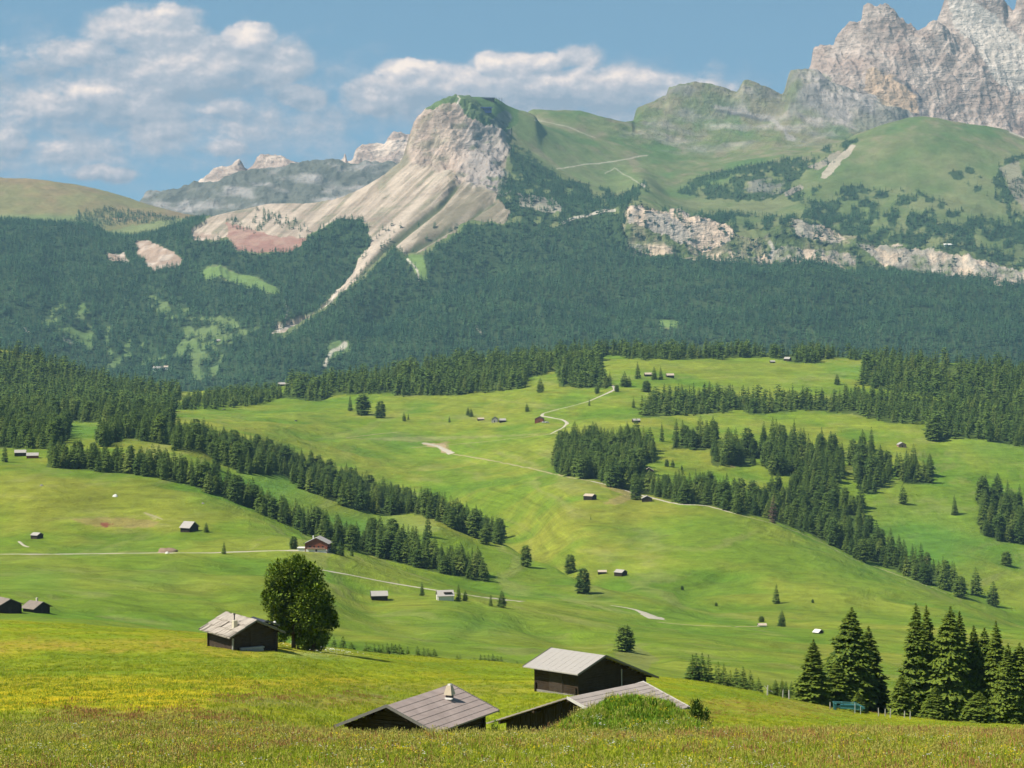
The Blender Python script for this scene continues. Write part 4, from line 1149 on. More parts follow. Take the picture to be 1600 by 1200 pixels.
def spruce(name, seed, R, levels, per, side, prof="cone", t0=.06, mats=None, trunk=True, jit=.16):
    """unit-height conifer. side = how many side sprays each branch carries"""
    T = TM(seed); r = T.r
    lean = r.uniform(-.5, .5)
    pf = PROF[prof]
    for i in range(levels):
        t = t0 + (1 - t0) * (max(0, i + r.uniform(-.3, .3)) / levels) ** .88
        t = min(max(t, t0), .985)
        rad = R * pf(t)
        np_ = max(5, int(per * (0.62 + .38 * (1 - t))))
        for k in range(np_):
            a = 2 * math.pi * (k + r.uniform(-.35, .35)) / np_ + i * 2.4
            L = rad * r.uniform(1 - jit * 1.8, 1 + jit) * (1 + .12 * math.cos(a - lean * 6) )
            if r.random() < .16: L *= r.uniform(.55, .85)
            up = .10 + .25 * t
            o = Vector((0, 0, t + r.uniform(-.6, .6) / levels))
            dr = L * r.uniform(.18, .62) * (1 - t * .9)
            tip = Vector((math.cos(a) * L, math.sin(a) * L, t - dr + up * L * .4))
            if side <= 0:
                T.tent(o, tip, L * .36 + .008, L * .20 + .006)
                continue
            w = L * .20 + .006
            st = o + (tip - o) * .22
            T.tent(st, tip, w, w * .6)
            d = (tip - o)
            sv = d.cross(Vector((0, 0, 1))).normalized()
            for j in range(side):
                u = .30 + .62 * (j + r.random()) / side
                p = o + d * u + Vector((0, 0, .12 * L * math.sin(u * 3.0)))
                for sgn in (-1, 1):
                    l2 = L * (.50 - .30 * u) * r.uniform(.7, 1.3)
                    q = p + d * .22 * r.uniform(.5, 1.3) + sv * sgn * l2 + Vector((0, 0, -l2 * r.uniform(.2, .75)))
                    T.tent(p, q, l2 * .34 + .003, l2 * .30)
    for k in range(3):
        a = k * 2.1
        T.tri((0, 0, 1.0), (math.cos(a) * .012, math.sin(a) * .012, .93), (math.cos(a + 1) * .012, math.sin(a + 1) * .012, .93))
    if trunk:
        T.trunk(.9, .017)
    return T.mesh(name, mats or [M_SPRUCE, M_BARK])


MID = [spruce("spruce_tree", 10 + i, R, 20, 11, 2, pf, t0) for i, (R, pf, t0) in enumerate(
    [(.19, "cone", .05), (.23, "full", .05), (.21, "cone", .04), (.27, "full", .09), (.25, "round", .10), (.20, "full", .04)])]
MID += [spruce("spruce_tree", 20 + i, R, 18, 9, 2, "full", t0, [M_LARCH, M_BARK]) for i, (R, t0) in enumerate([(.22, .08), (.26, .10)])]
FAR = [spruce("spruce_tree", 30 + i, R, 10, 8, 0, pf, t0) for i, (R, pf, t0) in enumerate(
    [(.19, "cone", .05), (.23, "full", .05), (.22, "cone", .04), (.27, "full", .08), (.26, "round", .10)])]
MTN = [spruce("spruce_tree", 50 + i, R, 6, 6, 0, pf, .04, [M_MTREE, M_BARK], False) for i, (R, pf) in enumerate(
    [(.20, "cone"), (.24, "full"), (.28, "full")])]
DEAD = spruce("spruce_tree", 71, .17, 20, 9, 1, "full", .06, [M_BROWN, M_BARK])


def instancer(name, P, vid, rot, scl, meshes, label, cat, group=None):
    """one object made of many copies placed by geometry nodes"""
    P = np.asarray(P, np.float32)
    me = bpy.data.meshes.new(name)
    me.vertices.add(len(P)); me.vertices.foreach_set("co", P.ravel())
    for nm, ty, arr in (("vid", "INT", np.asarray(vid, np.int32)),):
        me.attributes.new(nm, ty, "POINT").data.foreach_set("value", arr)
    for nm, arr in (("rot", rot), ("scl", scl)):
        me.attributes.new(nm, "FLOAT_VECTOR", "POINT").data.foreach_set("vector", np.asarray(arr, np.float32).ravel())
    o = link(name, me)
    coll = bpy.data.collections.new(name + "_kinds")
    for i, m in enumerate(meshes):
        coll.objects.link(bpy.data.objects.new("%s_kind_%02d" % (name, i), m))
    g = bpy.data.node_groups.new(name, "GeometryNodeTree")
    g.interface.new_socket("Geometry", in_out="INPUT", socket_type="NodeSocketGeometry")
    g.interface.new_socket("Geometry", in_out="OUTPUT", socket_type="NodeSocketGeometry")
    N, Lk = g.nodes, g.links
    gi, go = N.new("NodeGroupInput"), N.new("NodeGroupOutput")
    ci = N.new("GeometryNodeCollectionInfo")
    ci.inputs["Collection"].default_value = coll
    ci.inputs["Separate Children"].default_value = True
    ci.inputs["Reset Children"].default_value = True
    ip = N.new("GeometryNodeInstanceOnPoints")
    ip.inputs["Pick Instance"].default_value = True
    def attr(nm, ty):
        a = N.new("GeometryNodeInputNamedAttribute"); a.data_type = ty
        a.inputs["Name"].default_value = nm
        return a.outputs["Attribute"]
    Lk.new(gi.outputs[0], ip.inputs["Points"])
    Lk.new(ci.outputs[0], ip.inputs["Instance"])
    Lk.new(attr("vid", "INT"), ip.inputs["Instance Index"])
    Lk.new(attr("rot", "FLOAT_VECTOR"), ip.inputs["Rotation"])
    Lk.new(attr("scl", "FLOAT_VECTOR"), ip.inputs["Scale"])
    Lk.new(ip.outputs[0], go.inputs[0])
    md = o.modifiers.new("copies", "NODES")
    md.node_group = g
    tag(o, label, cat, group, "stuff")
    return o


# the woods on the meadows: (outline of trunk feet, spacing m, height range m, seed, label, group, kinds)
RW = random.Random(5)
WOODS = [
    (W_LEFT_LOWER, 6.2, (12, 18), "dark spruce in the lower tree belt along the left meadow ridge", "spruces of the lower belt on the left ridge"),
    (W_LEFT_UPPER, 7.5, (13, 20), "dark spruce in the upper tree belt behind the left meadow ridge", "spruces of the upper belt on the left ridge"),
    (W_PLATEAU, 9.5, (17, 23), "spruce in the wood on the plateau at the left edge", "spruces of the left plateau wood"),
    (W_PLATEAU_B, 9.5, (16, 21), "spruce in the wood beside the two small plateau barns", "spruces beside the plateau barns"),
    (W_PLATEAU_C, 8.0, (15, 21), "spruce in the grove between the plateau clearing and the upper belt", "spruces by the plateau clearing"),
    (W_HILL, 11.0, (17, 24), "spruce in the dense wood covering the far left hill", "spruces of the left hill wood"),
    (W_THIN, 7.5, (12, 18), "spruce in the thin row above the far left meadow", "spruces of the thin far row"),
    (W_CREST, 10.0, (16, 24), "spruce in the wood along the far crest", "spruces of the far crest wood"),
    (W_CREST_R, 8.0, (15, 22), "spruce in the row along the top of the far right meadow", "spruces of the far crest row"),
    (W_RIGHT, 10.5, (15, 24), "spruce in the large wood on the far right slope", "spruces of the far right wood"),
    (W_BAND, 9.0, (15, 21), "spruce in the long band crossing the right meadows", "spruces of the right band"),
    (W_BLOCK, 8.0, (17, 23), "tall spruce in the square block of wood left of the scattered clumps", "spruces of the square wood block"),
    (W_PATHSIDE, 9.0, (14, 22), "dark spruce in the belt above the curving footpath on the right ridge", "spruces above the ridge footpath"),
] + [(c, 10.5, (17, 26), "spruce in one of the loose clumps on the right meadows", "spruces of the loose clumps") for c in W_CLUMPS]
ALL = []   # (height seen, X, Y, Z, H, kind, label, group)
NOGO = [(1018, 589, 14, 6), (1047, 592, 12, 5), (1207, 567, 12, 7), (1232, 563, 12, 6), (443, 603, 12, 6), (40, 713, 24, 9), (1014, 738, 10, 6), (993, 660, 8, 4), (1409, 699, 12, 8)]
for wi, (poly, sp, (h0, h1), lab, grp) in enumerate(WOODS):
    xs = [p[0] for p in poly]; ys = [p[1] for p in poly]
    area = (max(xs) - min(xs)) * (max(ys) - min(ys))
    grid = {}
    tries = int(min(26000, area * (2.2 if wi not in (5, 7, 9) else 2.2)))
    cx = np.array([RW.uniform(min(xs), max(xs)) for _ in range(tries)])
    cy = np.array([RW.uniform(min(ys), max(ys)) for _ in range(tries)])
    cx2, cy2 = cx + 5 * fbm(cx / 12, cy / 7, 400 + wi, 2), cy + 3 * fbm(cx / 12, cy / 7, 420 + wi, 2)
    ok = inpoly(cx2, cy2, poly)
    gap = fbm(cx / 26, cy / 9, 440 + wi, 2)
    thr = {5: .75, 7: .55, 9: .42, 10: .45, 12: .35}.get(wi, .45 if wi < 13 else .5)
    for x, y, g_ in zip(cx[ok], cy[ok], gap[ok]):
        if g_ > thr and RW.random() < .85:
            continue
        if any(abs(x - q[0]) < q[2] and -q[3] < y - q[1] < q[3] * 1.6 for q in NOGO):
            continue
        if wi == 9 and (1462 < x < 1525 and 572 < y < 602) and RW.random() < .85:
            continue
        X, Y, Z = A.hit(x, y, 1400)
        gx, gy = int(X // sp), int(Y // sp)
        bad = False
        for ax in (-1, 0, 1):
            for ay in (-1, 0, 1):
                for q in grid.get((gx + ax, gy + ay), ()):
                    if (q[0] - X) ** 2 + (q[1] - Y) ** 2 < sp * sp * RW.uniform(.55, 1.1):
                        bad = True
        if bad:
            continue
        grid.setdefault((gx, gy), []).append((X, Y))
        H = RW.uniform(h0, h1) * RW.choice([1, 1, 1, .93, .85, .72, .6])
        ALL.append((H / Y * F, X, Y, Z, H, lab, grp))
ALL.sort(key=lambda q: -q[0])
print("wood trees", len(ALL), "tallest", ALL[0][0])


def make_tree(mesh, X, Y, Z, H, label, group=None, wide=1.0, name="spruce_tree", cat="tree"):
    o = link(name, mesh)
    o.location = (X, Y, Z - .02 * H)
    o.rotation_euler = (0, 0, RW.uniform(0, 6.28))
    o.scale = (H * wide, H * wide, H)
    return tag(o, label, cat, group)


# trees that stand alone or in twos and threes: (x, foot row, height seen, width factor, kind, label)
LONE = [
    (350, 866, 22, 1.25, 0, "small dark spruce standing on the pale farm track left of the chalet"),
    (322, 832, 17, 1.4, 1, "small round spruce right of the big grey-roofed barn on the left slope"),
    (459, 857, 20, 1.5, 4, "round bushy tree left of the chalet beside the farm track"),
    (502, 840, 18, 1.1, 0, "small pointed tree rising right behind the chalet roof"),
    (521, 864, 30, 1.2, 1, "bushy tree touching the right wall of the chalet"),
    (533, 868, 28, 1.3, 1, "taller dark spruce a little right of the chalet"),
    (550, 869, 19, 1.2, 0, "small dark spruce standing apart to the right of the chalet"),
    (527, 850, 34, 1.2, 4, "pale rounded tree above and right of the chalet"),
    (659, 931, 23, 1.3, 0, "lone dark spruce between the grey hut and the white-walled hut"),
    (716, 938, 27, 1.2, 0, "taller of the two spruces beside the white-walled hut"),
    (727, 939, 18, 1.3, 1, "shorter of the two spruces beside the white-walled hut"),
    (767, 947, 21, 1.2, 0, "smaller left spruce of the pair at the end of the farm track"),
    (784, 949, 29, 1.4, 1, "larger right spruce of the pair at the end of the farm track"),
    (821, 885, 35, 1.2, 4, "lone leaning pine on the open spur in the middle of the valley"),
    (891, 896, 31, 1.3, 4, "loose greyish tree just above the dark columnar tree"),
    (912, 927, 41, 1.3, 4, "dark columnar tree below the two small huts on the middle slope"),
    (976, 1018, 43, 1.55, 4, "dark rounded spruce standing alone above the upper barn"),
    (1213, 943, 34, 1.3, 0, "upper of the two lone spruces on the broad right slope"),
    (1222, 979, 27, 1.4, 1, "lower of the two lone spruces on the broad right slope"),
    (1190, 972, 10, 2.2, 4, "low dark bushy tree growing behind the tiny roadside hut"),
    (1491, 804, 33, 1.2, 0, "lone spruce in the middle of the bright green right meadow"),
    (1410, 787, 32, 1.3, 1, "dark columnar spruce below the hut clump on the right meadow"),
    (1572, 884, 24, 1.6, 4, "short blunt tree near the right edge below the last clump"),
    (1500, 934, 36, 1.3, 4, "first tree past the end of the ridge belt on the right"),
    (1524, 930, 46, 1.25, 1, "second and tallest tree past the end of the ridge belt"),
    (1552, 947, 41, 1.4, 1, "third tree past the end of the ridge belt, farthest right"),
    (547, 642, 27, 1.1, 0, "narrow left tree of the three on the far meadow's left side"),
    (566, 648, 35, 1.6, 4, "broad middle tree of the three on the far meadow's left side"),
    (595, 653, 28, 1.4, 4, "loose brownish right tree of the three on the far meadow's left side"),
    (631, 658, 15, 1.3, 1, "small spruce right of the three trees on the far meadow"),
    (638, 656, 11, 1.2, 0, "tiny spruce beside the small one on the far meadow"),
    (702, 660, 11, 1.3, 0, "tiny lone spruce in the middle of the far meadow"),
    (731, 649, 14, 1.4, 1, "left spruce of the close pair above the tiny huts"),
    (736, 651, 14, 1.5, 1, "right spruce of the close pair above the tiny huts"),
    (844, 613, 24, 1.5, 1, "lone spruce just below the far crest wood"),
    (823, 643, 14, 1.4, 1, "small lone spruce above the red-brown farmhouse"),
    (990, 637, 17, 1.3, 0, "lone spruce between the white track and the right band"),
    (921, 634, 12, 1.2, 0, "small spruce below the bend of the white track"),
    (933, 615, 18, 1.3, 1, "spruce beside the upper end of the white track"),
    (953, 603, 24, 1.2, 0, "spruce at the very top of the white track"),
    (964, 612, 11, 1.6, 4, "low round tree right of the top of the white track"),
    (976, 605, 26, 1.5, 1, "dense tree between the white track and the far barns"),
    (983, 604, 18, 1.3, 1, "smaller tree pressed against the dense one by the far barns"),
    (996, 592, 28, 1.3, 0, "spruce at the left end of the far barns"),
    (1022, 594, 22, 1.3, 1, "spruce between the two far barns, left one"),
    (1032, 593, 22, 1.3, 0, "spruce between the two far barns, right one"),
    (1010, 612, 18, 1.8, 4, "round bushy tree below the far barns"),
    (1308, 601, 18, 1.5, 1, "lone spruce on the fold of the far right meadow"),
    (1105, 647, 20, 1.0, 0, "slim dark spruce standing before the right band"),
    (1042, 729, 12, 1.3, 4, "left dot-like bush below the square wood block"),
    (1051, 730, 14, 1.4, 1, "small tree right of the dot-like bush below the square block"),
    (1034, 690, 32, .9, 0, "slim tree between the square block and the first loose clump"),
    (1065, 735, 10, 1.2, 1, "tiny bush above the belt over the ridge footpath"),
    (668, 839, 42, 1.1, 0, "single spruce standing between the two left belts"),
    (757, 850, 26, 1.5, 4, "round-crowned tree with bare stem at the lower tip of the upper belt"),
    (338, 733, 38, 1.2, 1, "single spruce in the bright gap between the two left belts"),
    (352, 728, 34, 1.1, 0, "second spruce in the bright gap between the two left belts"),
    (8, 722, 34, 1.1, 0, "spruce left of the two small plateau barns"),
    (992, 781, 42, 1.2, 1, "dark spruce right beside the gabled hut on the ridge footpath"),
    (1130, 646, 16, 1.1, 0, "small spruce before the right band, second from its left gap"),
    (1462, 689, 30, 1.5, 4, "broad tree at the lower edge of the right band"),
    (1066, 922, 7, 1.6, 4, "tiny bush on the fold left of the two lone spruces"),
    (1119, 947, 6, 1.8, 4, "tiny low bush left of the roadside hut"),
    (923, 812, 8, 1.0, 0, "tiny spruce below the square-built hut on the middle slope"),
    (1270, 942, 6, 1.6, 4, "tiny bush right of the upper lone spruce"),
]
for x, y, hp, wd, kind, lab in LONE:
    X, Y, Z = A.hit(x, y, 420)
    make_tree(MID[kind], X, Y, Z, hp * Y / F, lab, None, wd)
X, Y, Z = A.hit(1208, 817, 1400)
make_tree(DEAD, X, Y, Z, 44 * Y / F, "dead brown spruce in front of the belt above the ridge footpath", None, 1.1)

# young spruces whose feet are hidden behind the near meadow's edge: (x, top row, half width px)
HID = {
    "young spruce in the leftmost threesome peeping over the near meadow's edge": (520, [(522, 999, 7), (536, 998, 8), (549, 1008, 5)], "young spruces right of the big pine"),
    "young spruce in the long dark row peeping over the near meadow's edge": (560, [(572, 1008, 5), (579, 1014, 5), (585, 1010, 6), (592, 1012, 6), (598, 1011, 6), (605, 1009, 6), (612, 1009, 6), (618, 1011, 6), (624, 1010, 7), (637, 1014, 6), (652, 1013, 7), (662, 1016, 5), (669, 1017, 6), (678, 1018, 7)], "young spruces in the long row behind the near edge"),
    "young spruce in the small pair or threesome left of the short row": (565, [(714, 1028, 4), (719, 1028, 4), (735, 1034, 3), (741, 1032, 4)], "young spruces left of the short row"),
    "young spruce in the short dark row left of the upper barn roof": (565, [(751, 1027, 4), (757, 1028, 4), (763, 1027, 4), (770, 1026, 5), (777, 1028, 4), (783, 1030, 4), (808, 1037, 3)], "young spruces of the short row"),
    "pointed spruce in the tight group between the upper barn and the big spruces": (590, [(1082, 1020, 8), (1088, 1018, 8), (1097, 1017, 9), (1107, 1020, 9), (1122, 1031, 9), (1131, 1034, 8), (1141, 1045, 7), (1150, 1042, 7), (1161, 1039, 8), (1172, 1045, 7), (1185, 1057, 7)], "pointed spruces right of the upper barn"),
    "small thin spruce by the fence left of the big spruces": (372, [(1203, 1071, 4), (1212, 1060, 5), (1222, 1059, 5), (1228, 1062, 4), (1237, 1063, 5), (1243, 1068, 4)], "thin spruces by the meadow fence"),
}
for lab, (Yd, lst, grp) in HID.items():
    for x, yt, hw in lst:
        yt -= 6 if Yd < 580 and Yd > 400 else 0
        Y = Yd + RW.uniform(-14, 14)
        X = (x - CX) / F * Y
        Z = A.z(X, Y)
        H = (HY - yt) / F * Y - Z
        kd = RW.choice([0, 1, 2])
        make_tree(MID[kd], X, Y, Z, H, lab, grp, RW.uniform(1.5, 1.9) if 400 < Yd < 580 else RW.uniform(1.25, 1.55))

NEARN = 3
BIG = [spruce("crown", 90 + i, R, 46, 16, 5, pf, .03, [M_SPRUCE_N], False, .2) for i, (R, pf) in enumerate([(.20, "cone"), (.25, "full"), (.22, "cone")])]
TR = MB(); TR.tube([(0, 0, -.05), (0, 0, .5), (0, 0, .93)], [.020, .012, .002], 8)
TRUNK = TR.mesh("trunk", M_BARK)
# (x, foot row, top row, half width, distance, kind, label)
NEAR = [
    (1271, 1112, 996, 29, 338, 0, "smaller pointed spruce at the left end of the near right group"),
    (1331, 1124, 945, 40, 346, 1, "broad tall spruce behind the teal feed rack"),
    (1357, 1126, 975, 34, 352, 2, "shorter spruce merged into the right side of the broad tall one"),
    (1306, 1120, 1032, 26, 343, 1, "low spruce filling the gap left of the broad tall spruce"),
    (1341, 1132, 1078, 15, 330, 2, "bright green young spruce just behind the teal feed rack"),
    (1431, 1136, 939, 33, 345, 2, "first tall slim spruce right of the gap, with a twin top beside it"),
    (1447, 1138, 941, 28, 350, 0, "twin-topped partner right of the first slim spruce"),
    (1485, 1140, 943, 36, 344, 1, "tallest full spruce in the middle of the right-hand wall of trees"),
    (1499, 1140, 951, 30, 352, 0, "spruce leaning against the tallest one's right side"),
    (1521, 1142, 974, 30, 346, 2, "shorter narrow spruce right of the tallest pair"),
    (1538, 1142, 977, 30, 352, 1, "spruce between the shorter narrow one and the pointed one"),
    (1556, 1144, 966, 29, 345, 0, "pointed spruce standing above its neighbours near the right edge"),
    (1575, 1144, 1002, 28, 342, 2, "low spruce next to the last tree at the right edge"),
    (1593, 1146, 1001, 32, 346, 1, "last spruce cut by the right edge of the view"),
    (1632, 1148, 990, 36, 348, 1, "spruce just beyond the right edge of the view"),
    (1408, 1136, 1052, 20, 340, 1, "low skirt spruce at the left foot of the right-hand wall of trees"),
    (1462, 1142, 1070, 24, 334, 2, "low dark young spruce in front of the tallest spruces"),
    (1530, 1146, 1078, 24, 334, 1, "low young spruce in front of the pointed spruce"),
]
for x, yb, yt, hw, Y, kd, lab in NEAR:
    X = (x - CX) / F * Y
    Z = A.z(X, Y)
    H = (HY - yt) / F * Y - Z
    t = empty("spruce_tree", (X, Y, Z - .15), RW.uniform(0, 6.28))
    wd = hw / F * Y / (H * (.20, .25, .22)[kd]) * 1.14
    t.scale = (H * wd, H * wd, H)
    tag(t, lab, "tree", "tall spruces at the right")
    link("crown", BIG[kd], t)
    link("trunk", TRUNK, t)

N_IND = 300 - len(LONE) - sum(len(v[1]) for v in HID.values()) - len(NEAR)
for hp, X, Y, Z, H, lab, grp in ALL[:max(N_IND, 0)]:
    k = RW.choice([0, 1, 2, 3, 4, 5, 0, 1, 2, 3, 4, 5, 5, 6, 7])
    make_tree(MID[k], X, Y, Z, H, lab, grp, RW.uniform(.95, 1.25))
rest = ALL[max(N_IND, 0):]
n = len(rest)
P = np.array([(q[1], q[2], q[3] - .02 * q[4]) for q in rest])
Hs = np.array([q[4] for q in rest])
rs = np.random.RandomState(4)
wv = rs.uniform(.95, 1.35, n)
vid = np.where(P[:, 1] < 2500, np.where(rs.uniform(0, 1, n) < .10, 6 + rs.randint(0, 2, n), rs.randint(0, 6, n)), 8 + rs.randint(0, 5, n))
vid = np.where((P[:, 1] >= 2500) & (rs.uniform(0, 1, n) < .08), 6 + rs.randint(0, 2, n), vid)
instancer("forest", P, vid, np.stack([0 * Hs, 0 * Hs, rs.uniform(0, 6.28, n)], 1), np.stack([Hs * wv, Hs * wv, Hs], 1), MID + FAR,
          "remaining spruces of the woods on the plateau and far crest", "forest")


def mountain_forest():
    rs = np.random.RandomState(8)
    # faces of the mountain sheet weighted by ground area times cover
    Yc = (B.Y[:-1, :-1] + B.Y[1:, 1:]) / 2
    ar = np.abs(B.X[:-1, 1:] - B.X[:-1, :-1]) * np.abs(B.Y[1:, :-1] - B.Y[:-1, :-1])
    dn = DENS[:-1, :-1]
    # what the camera's side can see of it: not the far sides of ridges
    py = HY - B.Z / B.Y * F
    run = np.minimum.accumulate(py, axis=0)
    vis = (py[:-1, :-1] <= run[:-1, :-1] + 26) & (B.T[:-1, None] > 1.6)
    w = ar * dn * vis * sstep(.03, .3, dn + .02)
    w = np.where(dn > .01, w, 0)
    n = int(min(60000, w.sum() / 95.0))
    print("mountain trees", n, "area", w.sum())
    cum = np.cumsum(w.ravel()); idx = np.searchsorted(cum, rs.uniform(0, cum[-1], n))
    r, c = np.unravel_index(idx, w.shape)
    u, v = rs.uniform(0, 1, n), rs.uniform(0, 1, n)
    def bl(a):
        return (a[r, c] * (1 - u) + a[r, c + 1] * u) * (1 - v) + (a[r + 1, c] * (1 - u) + a[r + 1, c + 1] * u) * v
    P = np.stack([bl(B.X), bl(B.Y), bl(B.Z) - .5], 1)
    H = rs.uniform(12, 23, n) * lerp(1.0, .72, sstep(6.0, 9.0, B.T[r]))
    wv = rs.uniform(.95, 1.5, n)
    instancer("mountain_forest", P, rs.randint(0, 3, n), np.stack([0 * H, 0 * H, rs.uniform(0, 6.28, n)], 1), np.stack([H * wv, H * wv, H], 1), MTN,
              "dense dark conifer forest covering the lower mountainside", "forest")


mountain_forest()


# dark wood on the left hill, seen far off
def hill_wood():
    px, py = HILL.scr()
    rs = np.random.RandomState(9)
    poly = [(108, 343), (130, 330), (170, 326), (240, 335), (280, 342), (262, 350), (200, 350), (160, 356), (120, 352)]
    poly2 = [(255, 352), (290, 342), (340, 338), (345, 350), (300, 356), (270, 366)]
    m = (inpoly(*wobble(px, py, 4), poly) | inpoly(*wobble(px, py, 3), poly2))[:-1, :-1]
    ar = np.abs(HILL.X[:-1, 1:] - HILL.X[:-1, :-1]) * np.abs(HILL.Y[1:, :-1] - HILL.Y[:-1, :-1]) * m
    n = int(min(6000, ar.sum() / 110))
    cum = np.cumsum(ar.ravel()); idx = np.searchsorted(cum, rs.uniform(0, cum[-1], n))
    r, c = np.unravel_index(idx, ar.shape)
    u, v = rs.uniform(0, 1, n), rs.uniform(0, 1, n)
    def bl(a):
        return (a[r, c] * (1 - u) + a[r, c + 1] * u) * (1 - v) + (a[r + 1, c] * (1 - u) + a[r + 1, c + 1] * u) * v
    P = np.stack([bl(HILL.X), bl(HILL.Y), bl(HILL.Z) - .5], 1)
    H = rs.uniform(10, 17, n)
    instancer("mountain_forest", P, rs.randint(0, 3, n), np.stack([0 * H, 0 * H, rs.uniform(0, 6.28, n)], 1), np.stack([H * 1.2, H * 1.2, H], 1), MTN,
              "dark patch of conifer wood on the left pasture hill", "forest")


hill_wood()


# the big stone pine by the left hut
def stone_pine():
    Y = 297.0
    X = (463 - CX) / F * Y
    Z = A.z(X, Y)
    t = empty("pine_tree", (X, Y, Z - .1))
    tag(t, "big bushy round-crowned pine right behind the shingled hut", "tree")
    r = random.Random(3)
    S = F / Y   # px per metre
    T = TM(4)
    # lobes: (x px, y px, radius px) taken round the crown
    lobes = [(462, 885, 24), (440, 896, 26), (482, 900, 26), (430, 915, 20), (455, 915, 32), (490, 925, 28), (428, 938, 20), (452, 945, 32), (482, 950, 34),
             (507, 940, 18), (510, 965, 18), (440, 962, 22), (462, 970, 26), (495, 980, 26), (478, 992, 20), (505, 995, 12), (490, 1004, 12), (447, 984, 15), (440, 996, 9), (470, 1000, 13), (484, 1008, 10), (474, 1002, 11), (500, 1008, 10), (425, 925, 14), (415, 928, 8), (522, 958, 8), (524, 975, 7)]
    Lb = []
    for x, y, rr in lobes:
        Lb.append((Vector(((x - 463) / S, r.uniform(-1.6, 1.6) * (1 if rr > 20 else .6), (HY - y) / F * Y - Z)), rr / S))
    for c, R in Lb:
        cnt = int(2300 * (R / 2.0) ** 2)
        for k in range(cnt):
            d = Vector((r.gauss(0, 1), r.gauss(0, 1), r.gauss(0, 1))).normalized()
            rad = R * (r.random() ** .28) * r.uniform(.85, 1.12)
            if math.sin(d.x * 5 + c.x) * math.sin(d.z * 6 + c.z) < -.45 and r.random() < .6:
                continue
            p = c + Vector((d.x, d.y, d.z * .92)) * rad
            o = (d + Vector((r.gauss(0, .5), r.gauss(0, .5), r.gauss(.5, .5)))).normalized()
            L = r.uniform(.20, .44)
            T.tent(p - o * L * .5, p + o * L * .5, L * r.uniform(.26, .42), L * .12)
    link("crown", T.mesh("crown", [M_PINE]), t)
    m = MB()
    for bx, tips in ((-.3, [(-2.2, .2, 4.6), (-.6, .3, 6.6), (.3, -.4, 5.2)]), (.35, [(1.2, .1, 6.0), (2.6, -.2, 4.2)]), (1.9, [(2.4, .1, 2.6), (1.6, .2, 3.4)])):
        m.tube([(bx, 0, -.2), (bx * 1.1, 0, 1.0), (bx * 1.25, 0, 2.0)], [.30, .24, .19], 9)
        for q in tips:
            m.tube([(bx * 1.25, 0, 1.7), ((bx * 1.25 + q[0]) / 2, q[1] / 2, (1.9 + q[2]) / 2), q], [.15, .09, .03], 6)
    m.build("trunk", M_BARK, t)


stone_pine()
# ------------------------------------------------------------------ huts and barns
def mat_wood(name, c, scale=2.0, amp=.55, stretch=(1, 1, 9)):
    m, n = new_mat(name)
    t = n.n("ShaderNodeTexCoord").outputs["Object"]
    mp = n.n("ShaderNodeMapping", {"Vector": t, "Scale": stretch}).outputs[0]
    a = n.noise(mp, scale, 5, 0.65).outputs[0]
    b = n.noise(t, scale * .7, 3, 0.6).outputs[0]
    k = n.m("MULTIPLY_ADD", n.m("SUBTRACT", a, 0.5), amp * 2, n.m("MULTIPLY_ADD", n.m("SUBTRACT", b, 0.5), amp * 1.6, 1.0))
    kk = n.n("ShaderNodeCombineXYZ", {0: k, 1: k, 2: k}).outputs[0]
    c2 = n.mix(1.0, c + (1,), kk, "MULTIPLY")
    finish(n, c2, .85, bump(n, a, .02), .15)
    return m


M_LOG = mat_wood("dark_log_wood", (.045, .032, .022), 2.2)
M_LOGW = mat_wood("weathered_brown_log", (.060, .045, .034), 2.2)
M_BOARDV = mat_wood("dark_upright_boards", (.038, .030, .024), 2.0, .6, (9, 9, 1))
M_SHING = mat_wood("weathered_roof_boards", (.40, .35, .29), 1.6, .35, (6, 6, 1))
M_SHINGD = mat_wood("dark_roof_boards", (.24, .20, .165), 1.6, .4, (6, 6, 1))
M_ROOFB = mat_wood("brown_roof_sheets", (.34, .275, .245), 1.0, .35, (1, 1, 1))
M_ROOFG = mat_wood("grey_roof_sheets", (.36, .31, .275), 1.0, .28, (1, 1, 1))
M_METAL = mat_plain("pale_sheet_metal", (.39, .36, .32), .5, .5, .06, .4)
M_BARGE = mat_plain("grey_verge_board", (.17, .16, .145), .7, 3.0, .25)
M_BARGEW = mat_plain("pale_verge_board", (.60, .57, .52), .7, 3.0, .15)
M_DARKROOF = mat_plain("dark_sheet_roof", (.045, .050, .070), .6, 1.0, .2)
M_STONE = mat_plain("rough_stone", (.24, .225, .20), .9, 2.0, .4, bumpd=.05)
M_WHITE = mat_plain("white_plaster", (.72, .70, .65), .8, 1.0, .08)
M_RED = mat_wood("red_brown_boards", (.26, .085, .050), 2.0, .4, (9, 9, 1))
M_RWOOD = mat_wood("pinkish_boards", (.33, .20, .15), 2.0, .35, (9, 9, 1))
M_BLACK = mat_plain("dark_opening", (.012, .012, .014), .8)
M_COWL = mat_plain("beige_chimney_cowl", (.52, .44, .32), .7, 4.0, .12)
M_CAPM = mat_plain("dark_metal_cap", (.05, .05, .055), .5)
M_CHIMW = mat_plain("pale_chimney", (.62, .56, .42), .8, 3.0, .12)
M_TEAL = mat_plain("teal_paint", (.055, .20, .195), .5, 4.0, .2, .4)
M_TEALD = mat_plain("teal_tank_plastic", (.030, .15, .165), .45, 4.0, .2, .4)
M_GALV = mat_plain("galvanised_steel", (.46, .50, .48), .45, 4.0, .15, .5)
M_POST = mat_plain("grey_fence_wood", (.42, .40, .36), .85, 5.0, .3)
M_PATH = mat_plain("pale_gravel", (.44, .40, .31), .95, .6, .2)
M_PATHF = mat_plain("faint_trodden_path", (.30, .28, .13), .95, .3, .3)
